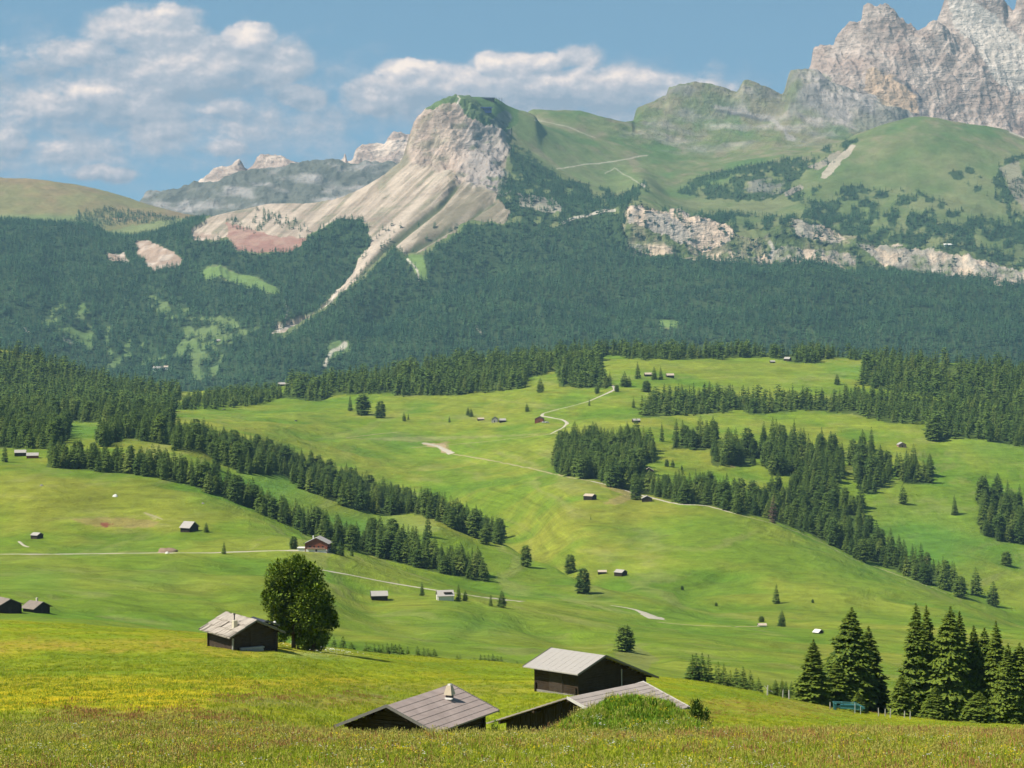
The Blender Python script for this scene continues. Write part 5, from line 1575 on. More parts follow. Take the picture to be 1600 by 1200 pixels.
M_EARTH = mat_plain("bare_earth", (.27, .19, .13), .95, .5, .35)
M_SOLAR = mat_plain("blue_glass_front", (.02, .035, .15), .25, 2.0, .2, .6)
RH = random.Random(12)


def hut_parts(t, L, a, b, da, db, Ha, oa, ob, of, style, detail=2, walls=None, roofm=None, door="front", sink=0.6, base=None, barge=None):
    """t: Empty. ridge runs along local +y from 0 to L (incl. overhang). a, b: roof reach to -x and +x; da, db: drops;
    Ha: ridge height; oa, ob side overhangs, of end overhangs"""
    walls = walls or M_LOG; roofm = roofm or M_SHING
    xa, xb = -(a - oa), (b - ob)
    ya, yb = of, L - of
    th = .14
    top = lambda x: Ha - th - (da * (-x / a) if x < 0 else db * (x / b))
    # walls
    m = MB()
    if detail >= 1:
        hc = .24 if style != "upright" else 0
        if style != "upright":
            zmax = Ha - th
            z = -sink
            m.box(xa + .08, xb - .08, ya + .08, yb - .08, -sink, min(top(xa), top(xb)) - .02)
            while z < zmax - .05:
                z1 = z + hc * .93; zm = z + hc * .5
                d = RH.uniform(0, .035)
                for y0, y1 in ((ya - d, ya + .12), (yb - .12, yb + d)):
                    # clip the course to the gable
                    x0 = xa if zm < top(xa) else -(Ha - th - zm) / da * a
                    x1 = xb if zm < top(xb) else (Ha - th - zm) / db * b
                    if x1 - x0 > .15:
                        e = .22 if zm < min(top(xa), top(xb)) - .1 else 0
                        m.box(x0 - e, x1 + e, y0, y1, z, z1)
                d = RH.uniform(0, .035)
                if z1 < top(xa) - .02: m.box(xa - d, xa + .12, ya - .2, yb + .2, z, z1)
                if z1 < top(xb) - .02: m.box(xb - .12, xb + d, ya - .2, yb + .2, z, z1)
                z += hc
        else:
            m.box(xa + .05, xb - .05, ya + .05, yb - .05, -sink, min(top(xa), top(xb)) - .02)
            x = xa
            while x < xb - .02:
                w = RH.uniform(.16, .26); x1 = min(x + w, xb)
                for y0, y1 in ((ya - RH.uniform(0, .03), ya + .05), (yb - .05, yb + RH.uniform(0, .03))):
                    p = [(x, y0, -sink), (x1 - .015, y0, -sink), (x1 - .015, y1, -sink), (x, y1, -sink),
                         (x, y0, top(x) - .01), (x1 - .015, y0, top(x1) - .01), (x1 - .015, y1, top(x1) - .01), (x, y1, top(x) - .01)]
                    m.hexa(p)
                x = x1
            y = ya
            while y < yb - .02:
                y1 = min(y + RH.uniform(.16, .26), yb)
                m.box(xa - RH.uniform(0, .03), xa + .05, y, y1 - .015, -sink, top(xa) - .01)
                m.box(xb - .05, xb + RH.uniform(0, .03), y, y1 - .015, -sink, top(xb) - .01)
                y = y1
            # gable core so that no light leaks between boards
            m.poly([(xa + .06, ya + .06, -sink), (xb - .06, ya + .06, -sink), (xb - .06, ya + .06, top(xb) - .05), (0, ya + .06, Ha - th - .05), (xa + .06, ya + .06, top(xa) - .05)], [(0, 1, 2, 3, 4)])
            m.poly([(xa + .06, yb - .06, -sink), (xb - .06, yb - .06, -sink), (xb - .06, yb - .06, top(xb) - .05), (0, yb - .06, Ha - th - .05), (xa + .06, yb - .06, top(xa) - .05)], [(4, 3, 2, 1, 0)])
    else:
        P = [(xa, ya, -sink), (xb, ya, -sink), (xb, ya, top(xb)), (0, ya, Ha - th), (xa, ya, top(xa))]
        Q = [(x, yb, z) for x, y, z in P]
        m.poly(P + Q, [(0, 1, 2, 3, 4), (9, 8, 7, 6, 5), (0, 5, 6, 1), (1, 6, 7, 2), (2, 7, 8, 3), (3, 8, 9, 4), (4, 9, 5, 0)])
    m.build("wall", walls, t)
    if base is not None:
        hb, mat_b = base
        g = MB(); e = .06
        g.box(xa - e, xb + e, ya - e, yb + e, -sink - .3, hb)
        g.build("base", mat_b, t)
    # roof: two slopes of courses or boards
    r = MB()
    def slab(side, s0, s1, y0, y1, lift=0.0, lift1=None, thk=.09):
        """piece of the roof between slope fractions s0..s1 (0 ridge, 1 eave)"""
        lift1 = lift if lift1 is None else lift1
        W, D = (a, da) if side < 0 else (b, db)
        p = []
        for dz in (-thk, 0):
            for s, l in ((s0, lift), (s1, lift1)):
                for y in (y0, y1):
                    p.append((side * W * s, y, Ha - D * s + l + dz))
        q = [p[0], p[2], p[3], p[1], p[4], p[6], p[7], p[5]]
        if side < 0:
            q = [p[2], p[0], p[1], p[3], p[6], p[4], p[5], p[7]]
        r.hexa(q)
    for side in (-1, 1):
        W = a if side < 0 else b
        if style in ("courses", "upright") or detail == 0:
            n = max(2, int(W / .42)) if detail > 1 else (4 if detail else 2)
            for i in range(n):
                slab(side, i / n, min((i + 1.12) / n, 1.0), 0 + RH.uniform(0, .01), L - RH.uniform(0, .01), .0, .024 if detail > 1 else .02)
        elif style == "metal":
            n = 9
            for i in range(n):
                slab(side, 0, 1, i * L / n + .004, (i + 1) * L / n - .004, .0)
                if i: slab(side, 0, 1, i * L / n - .015, i * L / n + .015, .012, .012, .011)
        elif style == "boards":
            slab(side, 0.0, .985, .05, L - .05, -.06)
            tiers = [(0, .40), (.34, .72), (.66, 1.0)]
            for ti, (s0, s1) in enumerate(tiers):
                y = 0.0
                while y < L - .05:
                    w = min(RH.uniform(.20, .44), L - y)
                    if RH.random() > .035:
                        e0, e1 = RH.uniform(-.03, .03), RH.uniform(-.05, .045)
                        lf = (.03 * ti if False else .02 * (2 - ti)) + RH.uniform(0, .035)
                        slab(side, max(0, s0 + e0), min(s1 + e1, 1.03), y + .012, y + w - .012, lf, lf + .05 + RH.uniform(0, .03), .035)
                    y += w
    ro = r.build("roof", roofm, t)
    # verge boards
    bm_ = barge or M_BARGE
    if detail >= 1:
        for y0, y1 in ((-.05, -.004), (L + .004, L + .05)):
            v = MB()
            for side in (-1, 1):
                if side < 0 and barge is not None and y0 < 0:
                    continue
                W, D = (a, da) if side < 0 else (b, db)
                z0, z1 = Ha, Ha - D
                v.hexa([(0, y0, z0 - .13), (side * W, y0, z1 - .13), (side * W, y1, z1 - .13), (0, y1, z0 - .13),
                        (0, y0, z0 + .06), (side * W, y0, z1 + .06), (side * W, y1, z1 + .06), (0, y1, z0 + .06)])
            v.build("bargeboard", bm_, ro)
        if detail > 1:
            rf = MB()
            for x in (xa * .5, 0, xb * .5, xa, xb):
                rf.box(x - .09, x + .09, .06, L - .06, top(x) - .18, top(x) - .02)
            rf.build("purlin", M_LOG, ro)
    # door
    if door:
        d = MB()
        if door == "front":
            cx = (xa + xb) / 2 * .4
            d.box(cx - .5, cx + .5, ya - .07, ya + .02, 0, 1.85)
        elif door == "left":
            d.box(xa - .07, xa + .02, (ya + yb) / 2 - .9, (ya + yb) / 2 + .9, .15, min(2.0, top(xa) - .2))
        else:
            d.box(xb - .02, xb + .07, (ya + yb) / 2 - .5, (ya + yb) / 2 + .5, 0, min(1.85, top(xb) - .2))
        d.build("door", M_LOGW, t)
    return top, ro


def near_hut(x, y, Y, az, L, a, b, da, db, label, **kw):
    """x, y: where the front end of the ridge is seen; Y its distance; az: heading of the ridge, clockwise from +Y"""
    X, Z = (x - CX) / F * Y, (HY - y) / F * Y
    s, c = math.sin(az), math.cos(az)
    zs = []
    for yy in (.8, L - .8):
        for xx in (-a + .8, b - .8):
            wx, wy = X + xx * c + yy * s, Y - xx * s + yy * c
            zs.append(A.z(wx, wy))
    gz = max(zs) - .05
    Ha = Z - gz
    t = empty("hut" if "barn" not in label else "barn", (X, Y, gz), -az)
    tag(t, label, "barn" if "barn" in label else "hut")
    kw.setdefault("sink", max(.5, gz - min(zs) + .5))
    top, ro = hut_parts(t, L, a, b, da, db, Ha, **kw)
    print(label[:40], "ridge height", round(Ha, 2), "ground spread", round(gz - min(zs), 2))
    return t, ro, top, Ha


R = math.radians
# the low brown-roofed hut in front
t1, r1_, top1, Ha1 = near_hut(604, 1102, 150, R(26), 8.2, 3.55, 3.3, 1.5, 1.35, "low log hut with brown sheeted roof and beige chimney sunk behind the grass bank",
                              oa=.75, ob=.75, of=.75, style="courses", walls=M_LOG, roofm=M_ROOFB, door="front")
# the wide lower roof beside the barn
t2, r2_, top2, Ha2 = near_hut(886.4, 1089.4, 165, R(41), 7.9, 7.0, 3.9, 2.5, 1.25, "low barn with wide grey sheeted roof half hidden by the overgrown heap",
                              oa=1.1, ob=.7, of=.8, style="upright", walls=M_BOARDV, roofm=M_ROOFG, door=None, barge=M_BARGEW)
# the upper barn with pale metal roof
t3, r3_, top3, Ha3 = near_hut(946.6, 1024, 250, R(-46.7), 7.2, 4.15, 8.0, 1.38, 3.1, "tall dark barn with smooth pale metal roof above the wide low barn",
                              oa=.9, ob=1.1, of=.9, style="metal", walls=M_LOG, roofm=M_METAL, door="left")
# the shingled hut by the pine
t4, r4_, top4, Ha4 = near_hut(401.6, 969, 277, R(-32), 7.7, 3.3, 3.5, 1.66, 1.6, "log hut with weathered board roof standing in front of the big pine",
                              oa=.85, ob=.85, of=.8, style="boards", walls=M_LOGW, roofm=M_SHING, door="front")


def chimney_tapered(parent, x, y, z):
    m = MB()
    m.box(x - .18, x + .18, y - .18, y + .18, z - .2, z + .35)
    st = m.build("chimney", M_CAPM, parent)
    c = MB()
    z0, z1 = z + .22, z + .78
    c.hexa([(x - .27, y - .27, z0), (x + .27, y - .27, z0), (x + .27, y + .27, z0), (x - .27, y + .27, z0),
            (x - .14, y - .14, z1), (x + .14, y - .14, z1), (x + .14, y + .14, z1), (x - .14, y + .14, z1)])
    c.build("chimney_cowl", M_COWL, parent)
    k = MB(); k.box(x - .09, x + .09, y - .09, y + .09, z1 - .01, z1 + .08); k.build("chimney_cap", M_WHITE, parent)
    k = MB(); k.box(x - .40, x + .34, y - .42, y - .20, z - .02, z + .06); k.build("flashing", M_WHITE, parent)


# the chimney of the front hut stands on the right slope near the back
chimney_tapered(r1_, 1.1, 5.9, Ha1 - 1.35 * 1.1 / 3.3 + .03)
m = MB(); m.box(-2.0, -1.55, 1.6, 2.05, Ha4 - .98, Ha4 - .10); m.build("chimney", M_CHIMW, r4_)
m = MB(); m.tube([(-1.5, 2.5, Ha4 - .9), (-1.5, 2.5, Ha4 + .45)], .07, 8); m.tube([(-1.5, 2.5, Ha4 + .42), (-1.5, 2.5, Ha4 + .55)], .13, 8); m.build("stovepipe", M_CAPM, r4_)
# woodpile-like board stack against the gable of the shingled hut, and its pale corner post
m = MB()
for i in range(3):
    m.box(-1.7 + RH.uniform(-.1, .1), .9 + RH.uniform(-.2, .2), .32 - .03 * i, .76, -.25 + .17 * i, -.10 + .17 * i)
bx = m.build("board_stack", M_POST, None)
bx.location = t4.location; bx.rotation_euler = t4.rotation_euler
tag(bx, "pale stacked boards lying against the gable of the shingled hut", "boards")
m = MB()
m.box(-2.62, -2.40, .62, .79, -.6, 1.3)
m.build("corner_post", M_POST, t4)
# stone footing and pale post of the upper barn
m = MB(); m.box(-3.33, -3.17, .8, 6.3, -1.0, .12); m.build("base", M_STONE, t3)
m = MB(); m.tube([(3.3, .82, -.3), (3.3, .82, 1.9)], .07, 6); m.build("post", M_POST, t3)
# small dark-roofed shed behind the shingled hut
ts, rs_, tps, _h = near_hut(417, 969.5, 286, R(-32), 3.4, 1.2, 1.6, .55, .62, "small dark-roofed shed tucked between the shingled hut and the pine",
                            oa=.3, ob=.3, of=.3, style="metal", walls=M_BOARDV, roofm=M_DARKROOF, door=None, detail=1)
m = MB(); m.tube([(1.15, .3, _h - .45), (1.15, .45, _h - .30)], .17, 10); m.build("satellite_dish", M_WHITE, rs_)


def far_hut(x, y, W, L, drop, wallh, az, label, roofm=None, walls=None, asym=1.0, detail=1, style="courses", base=None, over=.5, door="front", dmin=600, name=None, cat=None):
    """a hut seen small: x, y the middle of its foot; W gable width and L ridge length in metres"""
    X, Y, Z = A.hit(x, y, dmin)
    s, c = math.sin(az), math.cos(az)
    X0, Y0 = X - s * L / 2, Y - c * L / 2 + (W / 3)
    zs = [A.z(X0 + xx * c + yy * s, Y0 - xx * s + yy * c) for yy in (0, L) for xx in (-W / 2, W / 2)]
    gz = sum(zs) / 4
    name = name or ("barn" if "barn" in label else "hut")
    t = empty(name, (X0, Y0, gz), -az)
    tag(t, label, cat or name)
    a = b = W / 2 + over
    tp, ro = hut_parts(t, L, a, b * asym, drop, drop * asym, wallh + drop, over, over, over * .8, style, detail, walls, roofm, door, sink=gz - min(zs) + 1.0, base=base)
    return t, ro


FH = far_hut
M_RG = mat_plain("silver_grey_roof", (.40, .37, .33), .7, .8, .12)
M_RT = mat_plain("tan_shingle_roof", (.50, .41, .31), .8, .8, .15)
FH(6, 958, 7.5, 6.5, 2.0, 2.4, R(-40), "dark hut cut by the left edge of the view with pale shingled roof", M_SHINGD, M_LOG, over=.7)
th, rh = FH(55, 957, 6.2, 6.4, 2.0, 1.6, R(-52), "low dark hut with shingled roof and pale chimney on the far left meadow", M_SHINGD, M_LOG, over=.9)
m = MB(); m.box(.5, 1.0, 3.6, 4.1, 3.0, 4.5); m.build("chimney", M_CHIMW, rh)
FH(57, 842, 4.6, 5.0, 1.3, 1.9, R(-60), "tiny hut with pale roof alone on the far left slope", M_RG, M_LOGW)
FH(295, 831, 8.0, 7.0, 3.2, 2.2, R(-62), "barn with large silver-grey roof standing on the left slope", M_RG, M_LOG, over=.8)
tc, rc = FH(496, 862, 11.0, 11.0, 3.1, 4.2, R(6), "red-brown wooden chalet with pale roof and white ground floor at the track's end", M_RG, M_RED, over=1.0, base=(1.5, M_WHITE), name="chalet", cat="chalet")
m = MB()
for xx in (-3.2, -1.1, 1.1, 3.2):
    m.box(xx - .45, xx + .45, .72, .83, 2.0, 3.1)
m.build("window", M_BLACK, tc)
m = MB(); m.box(-4.6, 4.6, -.1, .78, 1.62, 1.80); m.box(-4.6, 4.6, -.14, -.06, 1.8, 2.5); m.build("balcony", M_RWOOD, tc)
m = MB(); m.box(-9.5, -5.3, 1.5, 6.0, -1.0, 1.9); m.box(-9.9, -5.2, 1.1, 6.4, 1.9, 2.1); m.build("annex", M_WHITE, tc)
m = MB(); m.box(-2.5, -1.9, 4.2, 4.8, 5.8, 7.9); m.build("chimney", M_WHITE, rc)
FH(592, 938, 5.4, 7.6, 1.9, 2.0, R(82), "grey-roofed dark hut with a stovepipe below the left farm track", M_RG, M_LOG, over=.5)
tw, rw = FH(695, 938, 6.0, 7.6, 2.3, 2.3, R(80), "hut with grey roof and bright white front wall beside two spruces", M_RG, M_WHITE, over=.6)
m = MB(); m.box(.4, 2.9, 3.0, 6.6, 3.4, 3.85); m.build("chimney", M_LOGW, rw)
FH(941, 897, 3.6, 5.6, 1.0, 1.5, R(88), "smaller left hut of the two on the middle slope with tan roof", M_RT, M_LOG)
FH(970, 900, 5.4, 6.4, 1.6, 2.2, R(-52), "larger right hut of the two on the middle slope with pale roof", M_RG, M_LOG)
FH(922, 781, 6.6, 8.0, 1.5, 3.0, R(-60), "square-built dark hut with tan roof on the middle slope below the footpath", M_RT, M_BOARDV)
FH(1011, 784, 7.2, 7.0, 2.0, 2.4, R(0), "gabled dark hut with grey front just below the ridge footpath", M_RG, M_LOGW)
FH(751, 657, 4.4, 7.0, 1.4, 1.6, R(80), "tiny pale-roofed hut, first of the row on the far meadow", M_RT, M_LOG, dmin=1500)
FH(773, 660, 6.0, 6.0, 2.4, 3.2, R(5), "grey gabled front barn in the middle of the far meadow row", M_DARKROOF, M_POST, dmin=1500)
FH(785, 660, 5.0, 7.0, 1.8, 2.0, R(80), "low barn with light grey roof joined to the grey gabled one", M_RG, M_LOG, dmin=1500)
tf, rf_ = FH(843, 660, 8.6, 9.0, 2.2, 3.6, R(6), "red-brown farmhouse by the bend of the white track", M_LOGW, M_RED, dmin=1500, name="farmhouse", cat="farmhouse")
FH(1014, 738, 7.4, 6.0, 2.6, 1.2, R(2), "small hut with pale arched-looking gable below the square wood block", M_RT, M_LOG, dmin=1500)
FH(994, 660, 5.0, 7.5, 1.6, 2.0, R(75), "pale-roofed hut half hidden behind the square wood block", M_RG, M_LOG, dmin=1500)
FH(1013, 588, 6.0, 9.0, 2.0, 2.2, R(82), "left one of the two pale-roofed far barns between spruces", M_RT, M_LOG, dmin=1500)
FH(1047, 590, 6.0, 9.0, 2.2, 2.6, R(82), "right one of the two pale-roofed far barns between spruces", M_RT, M_LOGW, dmin=1500)
FH(1207, 567, 4.6, 6.4, 1.5, 1.5, R(80), "smaller lower hut of the two on the highest right meadow", M_RG, M_LOG, dmin=1500)
FH(1231, 564, 6.4, 8.0, 2.4, 2.6, R(-60), "larger dark hut of the two on the highest right meadow", M_RG, M_LOG, dmin=1500)
FH(1409, 699, 7.2, 6.6, 2.2, 2.4, R(-12), "pinkish-walled hut with pale roof above the right tree clumps", M_RG, M_RWOOD, dmin=1500)
FH(31, 713, 5.6, 7.6, 1.7, 2.2, R(82), "left one of the two brown barns beside the left plateau wood", M_RG, M_LOGW, dmin=1300)
FH(50, 716, 5.6, 7.8, 1.7, 1.8, R(82), "right lower one of the two brown barns beside the left plateau wood", M_RG, M_RED, dmin=1300)
FH(443, 603, 7.0, 15.0, 2.4, 3.0, R(84), "long dark barn with grey roof at the far edge of the left meadows", M_RG, M_LOG, dmin=2500)
FH(1191, 979, 3.0, 4.4, .9, .8, R(85), "tiny pale roadside hut in front of a low dark tree", M_RT, M_WHITE, dmin=900)
FH(1279, 990, 4.2, 3.6, 1.3, .7, R(-50), "tiny hut with white roof peeping over the right slope's fold", M_WHITE, M_LOG, dmin=900)


def on_mountain(S_, x, y, dmin=0):
    return S_.hit(x, y, dmin)


def block_house(S_, x, y, w, h, d, label, wall, roof, name="house", dmin=0, pitch=.35, win=4):
    X, Y, Z = S_.hit(x, y, dmin)
    t = empty(name, (X, Y, Z - 2), 0)
    tag(t, label, name.replace("_", " "))
    m = MB(); m.box(-w / 2, w / 2, 0, d, -3, h); m.build("wall", wall, t)
    r = MB(); e = w * .06; k = d * pitch
    P = [(-w / 2 - e, -e, h), (w / 2 + e, -e, h), (w / 2 + e, d / 2, h + k), (-w / 2 - e, d / 2, h + k), (w / 2 + e, d + e, h), (-w / 2 - e, d + e, h)]
    r.poly(P, [(0, 1, 2, 3), (3, 2, 4, 5), (0, 3, 5), (1, 4, 2), (5, 4, 1, 0)])
    r.build("roof", roof, t)
    for i in range(win):
        q = MB(); cx = -w / 2 + w * (i + .5) / win
        q.box(cx - w / win * .25, cx + w / win * .25, -.15, .05, h * .45, h * .8)
        q.build("window", M_BLACK, t)
    return t


block_house(B, 246, 580, 20, 9, 14, "white valley house left of its smaller neighbour on the thinly wooded slope", M_WHITE, M_RG, dmin=5500)
block_house(B, 259, 577, 10, 7, 10, "small white valley house right of the larger one on the thinly wooded slope", M_WHITE, M_RT, dmin=5500, win=2)
block_house(B, 341, 534, 9, 5, 8, "tiny valley house by the clearing on the lower mountainside", M_RWOOD, M_RG, dmin=5500, win=2)
block_house(B, 1482, 384, 24, 5, 10, "white mountain hut on the green patch of the right shelf", M_WHITE, M_WHITE, dmin=7000)
block_house(B, 757, 174, 46, 14, 18, "dark blue glazed cable car station below the mountain top", M_SOLAR, M_SOLAR, "cable_car_station", 8000, .15, 6)
block_house(B, 763, 157, 40, 9, 14, "low dark restaurant on the skyline of the grassy summit", M_LOGW, M_DARKROOF, "mountain_hut", 8000, .25, 5)
for i, x in enumerate((776, 780, 784)):
    X, Y, Z = B.hit(x, 160, 8000)
    m = MB(); m.tube([(0, 0, -2), (0, 0, 16)], [.9, .5], 6)
    m.box(-1.5, 1.5, -.3, .3, 13.5, 14.2)
    o = m.build("lift_mast", M_CAPM); o.location = (X, Y, Z)
    tag(o, "thin lift mast, one of three on the skyline right of the restaurant", "mast", "lift masts on the summit")

# ------------------------------------------------------------------ paths and tracks laid on the ground
def ribbon(pts, w0, w1, mat, label, name="path", dmin=600, S_=None, lift=.12, step=3.0):
    S_ = S_ or A
    W = []
    for i in range(len(pts) - 1):
        (xa, ya), (xb, yb) = pts[i], pts[i + 1]
        n = max(1, int(math.hypot(xb - xa, (yb - ya) * 2) / step))
        for k in range(n):
            W.append(S_.hit(xa + (xb - xa) * k / n, ya + (yb - ya) * k / n, dmin)[:2])
    W.append(S_.hit(pts[-1][0], pts[-1][1], dmin)[:2])
    W = np.array(W)
    for _ in range(3):
        W[1:-1] = (W[:-2] + 2 * W[1:-1] + W[2:]) / 4
    # even resampling in metres
    s = np.concatenate([[0], np.cumsum(np.hypot(*np.diff(W, axis=0).T))])
    n = max(2, int(s[-1] / 4.0))
    u = np.linspace(0, s[-1], n)
    W = np.stack([np.interp(u, s, W[:, 0]), np.interp(u, s, W[:, 1])], 1)
    T = np.gradient(W, axis=0); T /= np.hypot(T[:, 0], T[:, 1])[:, None] + 1e-9
    Nn = np.stack([T[:, 1], -T[:, 0]], 1)
    wid = np.linspace(w0, w1, n) * (1 + .25 * fbm(u / 14, u * 0, 77, 2))
    V, rows = [], 5
    for j in range(rows):
        f = (j / (rows - 1) - .5)
        XY = W + Nn * (wid * f)[:, None]
        Z = S_.zs(XY[:, 0], XY[:, 1]) + lift * (1 - (abs(f) * 2) ** 4 * 1.3)
        V.append(np.column_stack([XY, Z]))
    V = np.array(V)
    idx = np.arange(rows * n).reshape(rows, n)
    Fc = np.stack([idx[:-1, :-1], idx[:-1, 1:], idx[1:, 1:], idx[1:, :-1]], -1).reshape(-1, 4)
    o = link(name, np_mesh(name, V.reshape(-1, 3), Fc, [mat], smooth=True))
    return tag(o, label, "path", kind="structure")


ribbon([(-150, 868), (0, 866), (80, 866), (160, 865), (240, 864)], 2.4, 2.4, M_PATH, "pale farm track running in from the left edge")
ribbon([(240, 864), (330, 864), (350, 863), (410, 861), (470, 860), (520, 864)], 2.6, 4.6, M_PATH, "pale farm track leading to the chalet")
ribbon([(488, 888), (540, 897), (600, 909), (660, 919), (700, 925), (760, 934), (818, 940)], 2.6, 4.4, M_PATH, "pale track running past the white-walled hut")
ribbon([(955, 946), (975, 949), (995, 953), (1012, 960), (1027, 968)], 2.0, 12.0, M_PATH, "widening bright gravel track in the middle of the valley", dmin=1000)
ribbon([(1027, 972), (1080, 977), (1140, 979), (1185, 979)], 1.8, 1.8, M_PATHF, "thin trodden path to the roadside hut", dmin=900)
ribbon([(957, 602), (961, 609), (945, 616), (920, 627), (895, 634), (870, 640), (848, 646), (846, 650), (858, 652), (880, 656), (887, 661), (880, 668), (860, 678)], 3.4, 3.4, M_PATH, "winding white gravel track below the far crest wood", dmin=1500, step=2.0)
ribbon([(660, 692), (682, 696), (706, 709)], 7, 6, M_PATH, "short pale worn track on the central meadow", dmin=1500)
ribbon([(706, 709), (760, 718), (830, 732), (880, 744), (925, 752)], 2.2, 2.2, M_PATHF, "faint path crossing the central meadow", dmin=1500)
ribbon([(925, 752), (960, 760), (985, 769), (1010, 776), (1060, 788), (1105, 790), (1150, 803)], 3.4, 2.2, M_PATH, "pale footpath along the foot of the ridge belt", dmin=1500)
ribbon([(1150, 803), (1200, 816), (1240, 829), (1290, 850), (1328, 872), (1380, 890), (1440, 912), (1480, 928)], 1.7, 1.2, M_PATHF, "pale footpath following the right ridge under the trees", dmin=1400)
ribbon([(30, 846), (36, 852), (46, 855)], 2.0, 1.6, M_PATH, "short pale path by the tiny hut on the far left slope", dmin=900)
ribbon([(225, 801), (240, 806), (255, 812)], 2.5, 1.5, M_PATHF, "short worn streak on the left slope", dmin=900)
ribbon([(540, 684), (600, 677), (625, 675)], 2.0, 2.0, M_PATHF, "faint path on the left part of the central meadow", dmin=1500)
ribbon([(640, 700), (760, 690), (880, 676)], 1.6, 1.6, M_PATHF, "faint level path above the central meadow", dmin=1500)


# ------------------------------------------------------------------ smaller things
def lump(name, x, y, rx, ry, rz, mat, label, cat, dmin=600, seed=1, sink=.3, S_=None):
    """an uneven low stone or mound"""
    S_ = S_ or A
    X, Y, Z = S_.hit(x, y, dmin)
    V, Fc = [], []
    nu, nv = 16, 8
    for j in range(nv + 1):
        ph = math.pi / 2 * j / nv
        for i in range(nu):
            th_ = 2 * math.pi * i / nu
            k = 1 + .22 * float(fbm(math.cos(th_) * 1.7 + seed * 3.1 + j * .3, math.sin(th_) * 1.7 + j * .4, 500 + seed, 3))
            V.append((rx * math.cos(th_) * math.cos(ph) * k, ry * math.sin(th_) * math.cos(ph) * k, rz * math.sin(ph) * k - sink))
    for j in range(nv):
        for i in range(nu):
            Fc.append((j * nu + i, j * nu + (i + 1) % nu, (j + 1) * nu + (i + 1) % nu, (j + 1) * nu + i))
    o = link(name, np_mesh(name, V, Fc, [mat], smooth=True))
    o.location = (X, Y, Z)
    return tag(o, label, cat)


lump("earth_mound", 262, 863, 5.6, 3.4, 2.4, M_EARTH, "low rounded mound of brown earth beside the farm track", "mound", seed=2)
lump("boulder", 261, 865, .9, .7, 1.3, M_WHITE, "white stone shining in front of the brown earth mound", "boulder", seed=3)
lump("boulder", 65, 759, 1.2, .9, 1.0, M_STONE, "pale boulder high on the left meadow, nearest the left edge", "boulder", seed=4)
lump("boulder", 180, 776, 1.6, 1.1, 1.6, M_WHITE, "whitish boulder on the left meadow between two paler specks", "boulder", seed=5)
lump("boulder", 317, 787, 1.0, .8, .9, M_STONE, "small pale boulder on the left meadow nearest the lower tree belt", "boulder", seed=6)
lump("boulder", 1077, 787, 1.0, .8, 1.1, M_WHITE, "small white stone on the ridge footpath under the trees", "boulder", seed=7, dmin=1400)
lump("boulder", 462, 658, 1.8, 1.0, 1.4, M_CAPM, "dark speck of rock alone on the far left meadow", "boulder", seed=8, dmin=1500)
lump("boulder", 350, 640, 2.2, 1.0, 1.2, M_CAPM, "dark low rock at the left end of the far meadow", "boulder", seed=9, dmin=1500)


# white car and trailer by the farmhouse
def car(x, y, az, label):
    X, Y, Z = A.hit(x, y, 1500)
    t = empty("car", (X, Y, Z + .05), az); tag(t, label, "car")
    m = MB()
    pr = [(-2.1, .35), (2.1, .35), (2.15, .85), (1.2, .98), (.7, 1.5), (-1.3, 1.55), (-2.0, 1.0), (-2.15, .8)]
    P = [(a_, -.85, b_) for a_, b_ in pr] + [(a_, .85, b_) for a_, b_ in pr]
    n = len(pr)
    m.poly(P, [tuple(range(n)), tuple(range(2 * n - 1, n - 1, -1))] + [(i, i + n, (i + 1) % n + n, (i + 1) % n) for i in range(n)])
    m.build("body", M_WHITE, t)
    g = MB(); g.hexa([(-1.5, -.87, 1.02), (1.0, -.87, 1.02), (1.0, .87, 1.02), (-1.5, .87, 1.02), (-1.2, -.86, 1.42), (.62, -.86, 1.42), (.62, .86, 1.42), (-1.2, .86, 1.42)])
    g.build("window", M_CAPM, t)
    for wx in (-1.3, 1.3):
        for wy in (-.8, .8):
            w_ = MB(); w_.tube([(wx, wy - .1, .33), (wx, wy + .1, .33)], .33, 12); w_.build("wheel", M_BLACK, t)


car(850, 661, .1, "white car parked right of the red-brown farmhouse, nearer the wall")
car(855, 661, .2, "white car parked right of the red-brown farmhouse, farther from the wall")


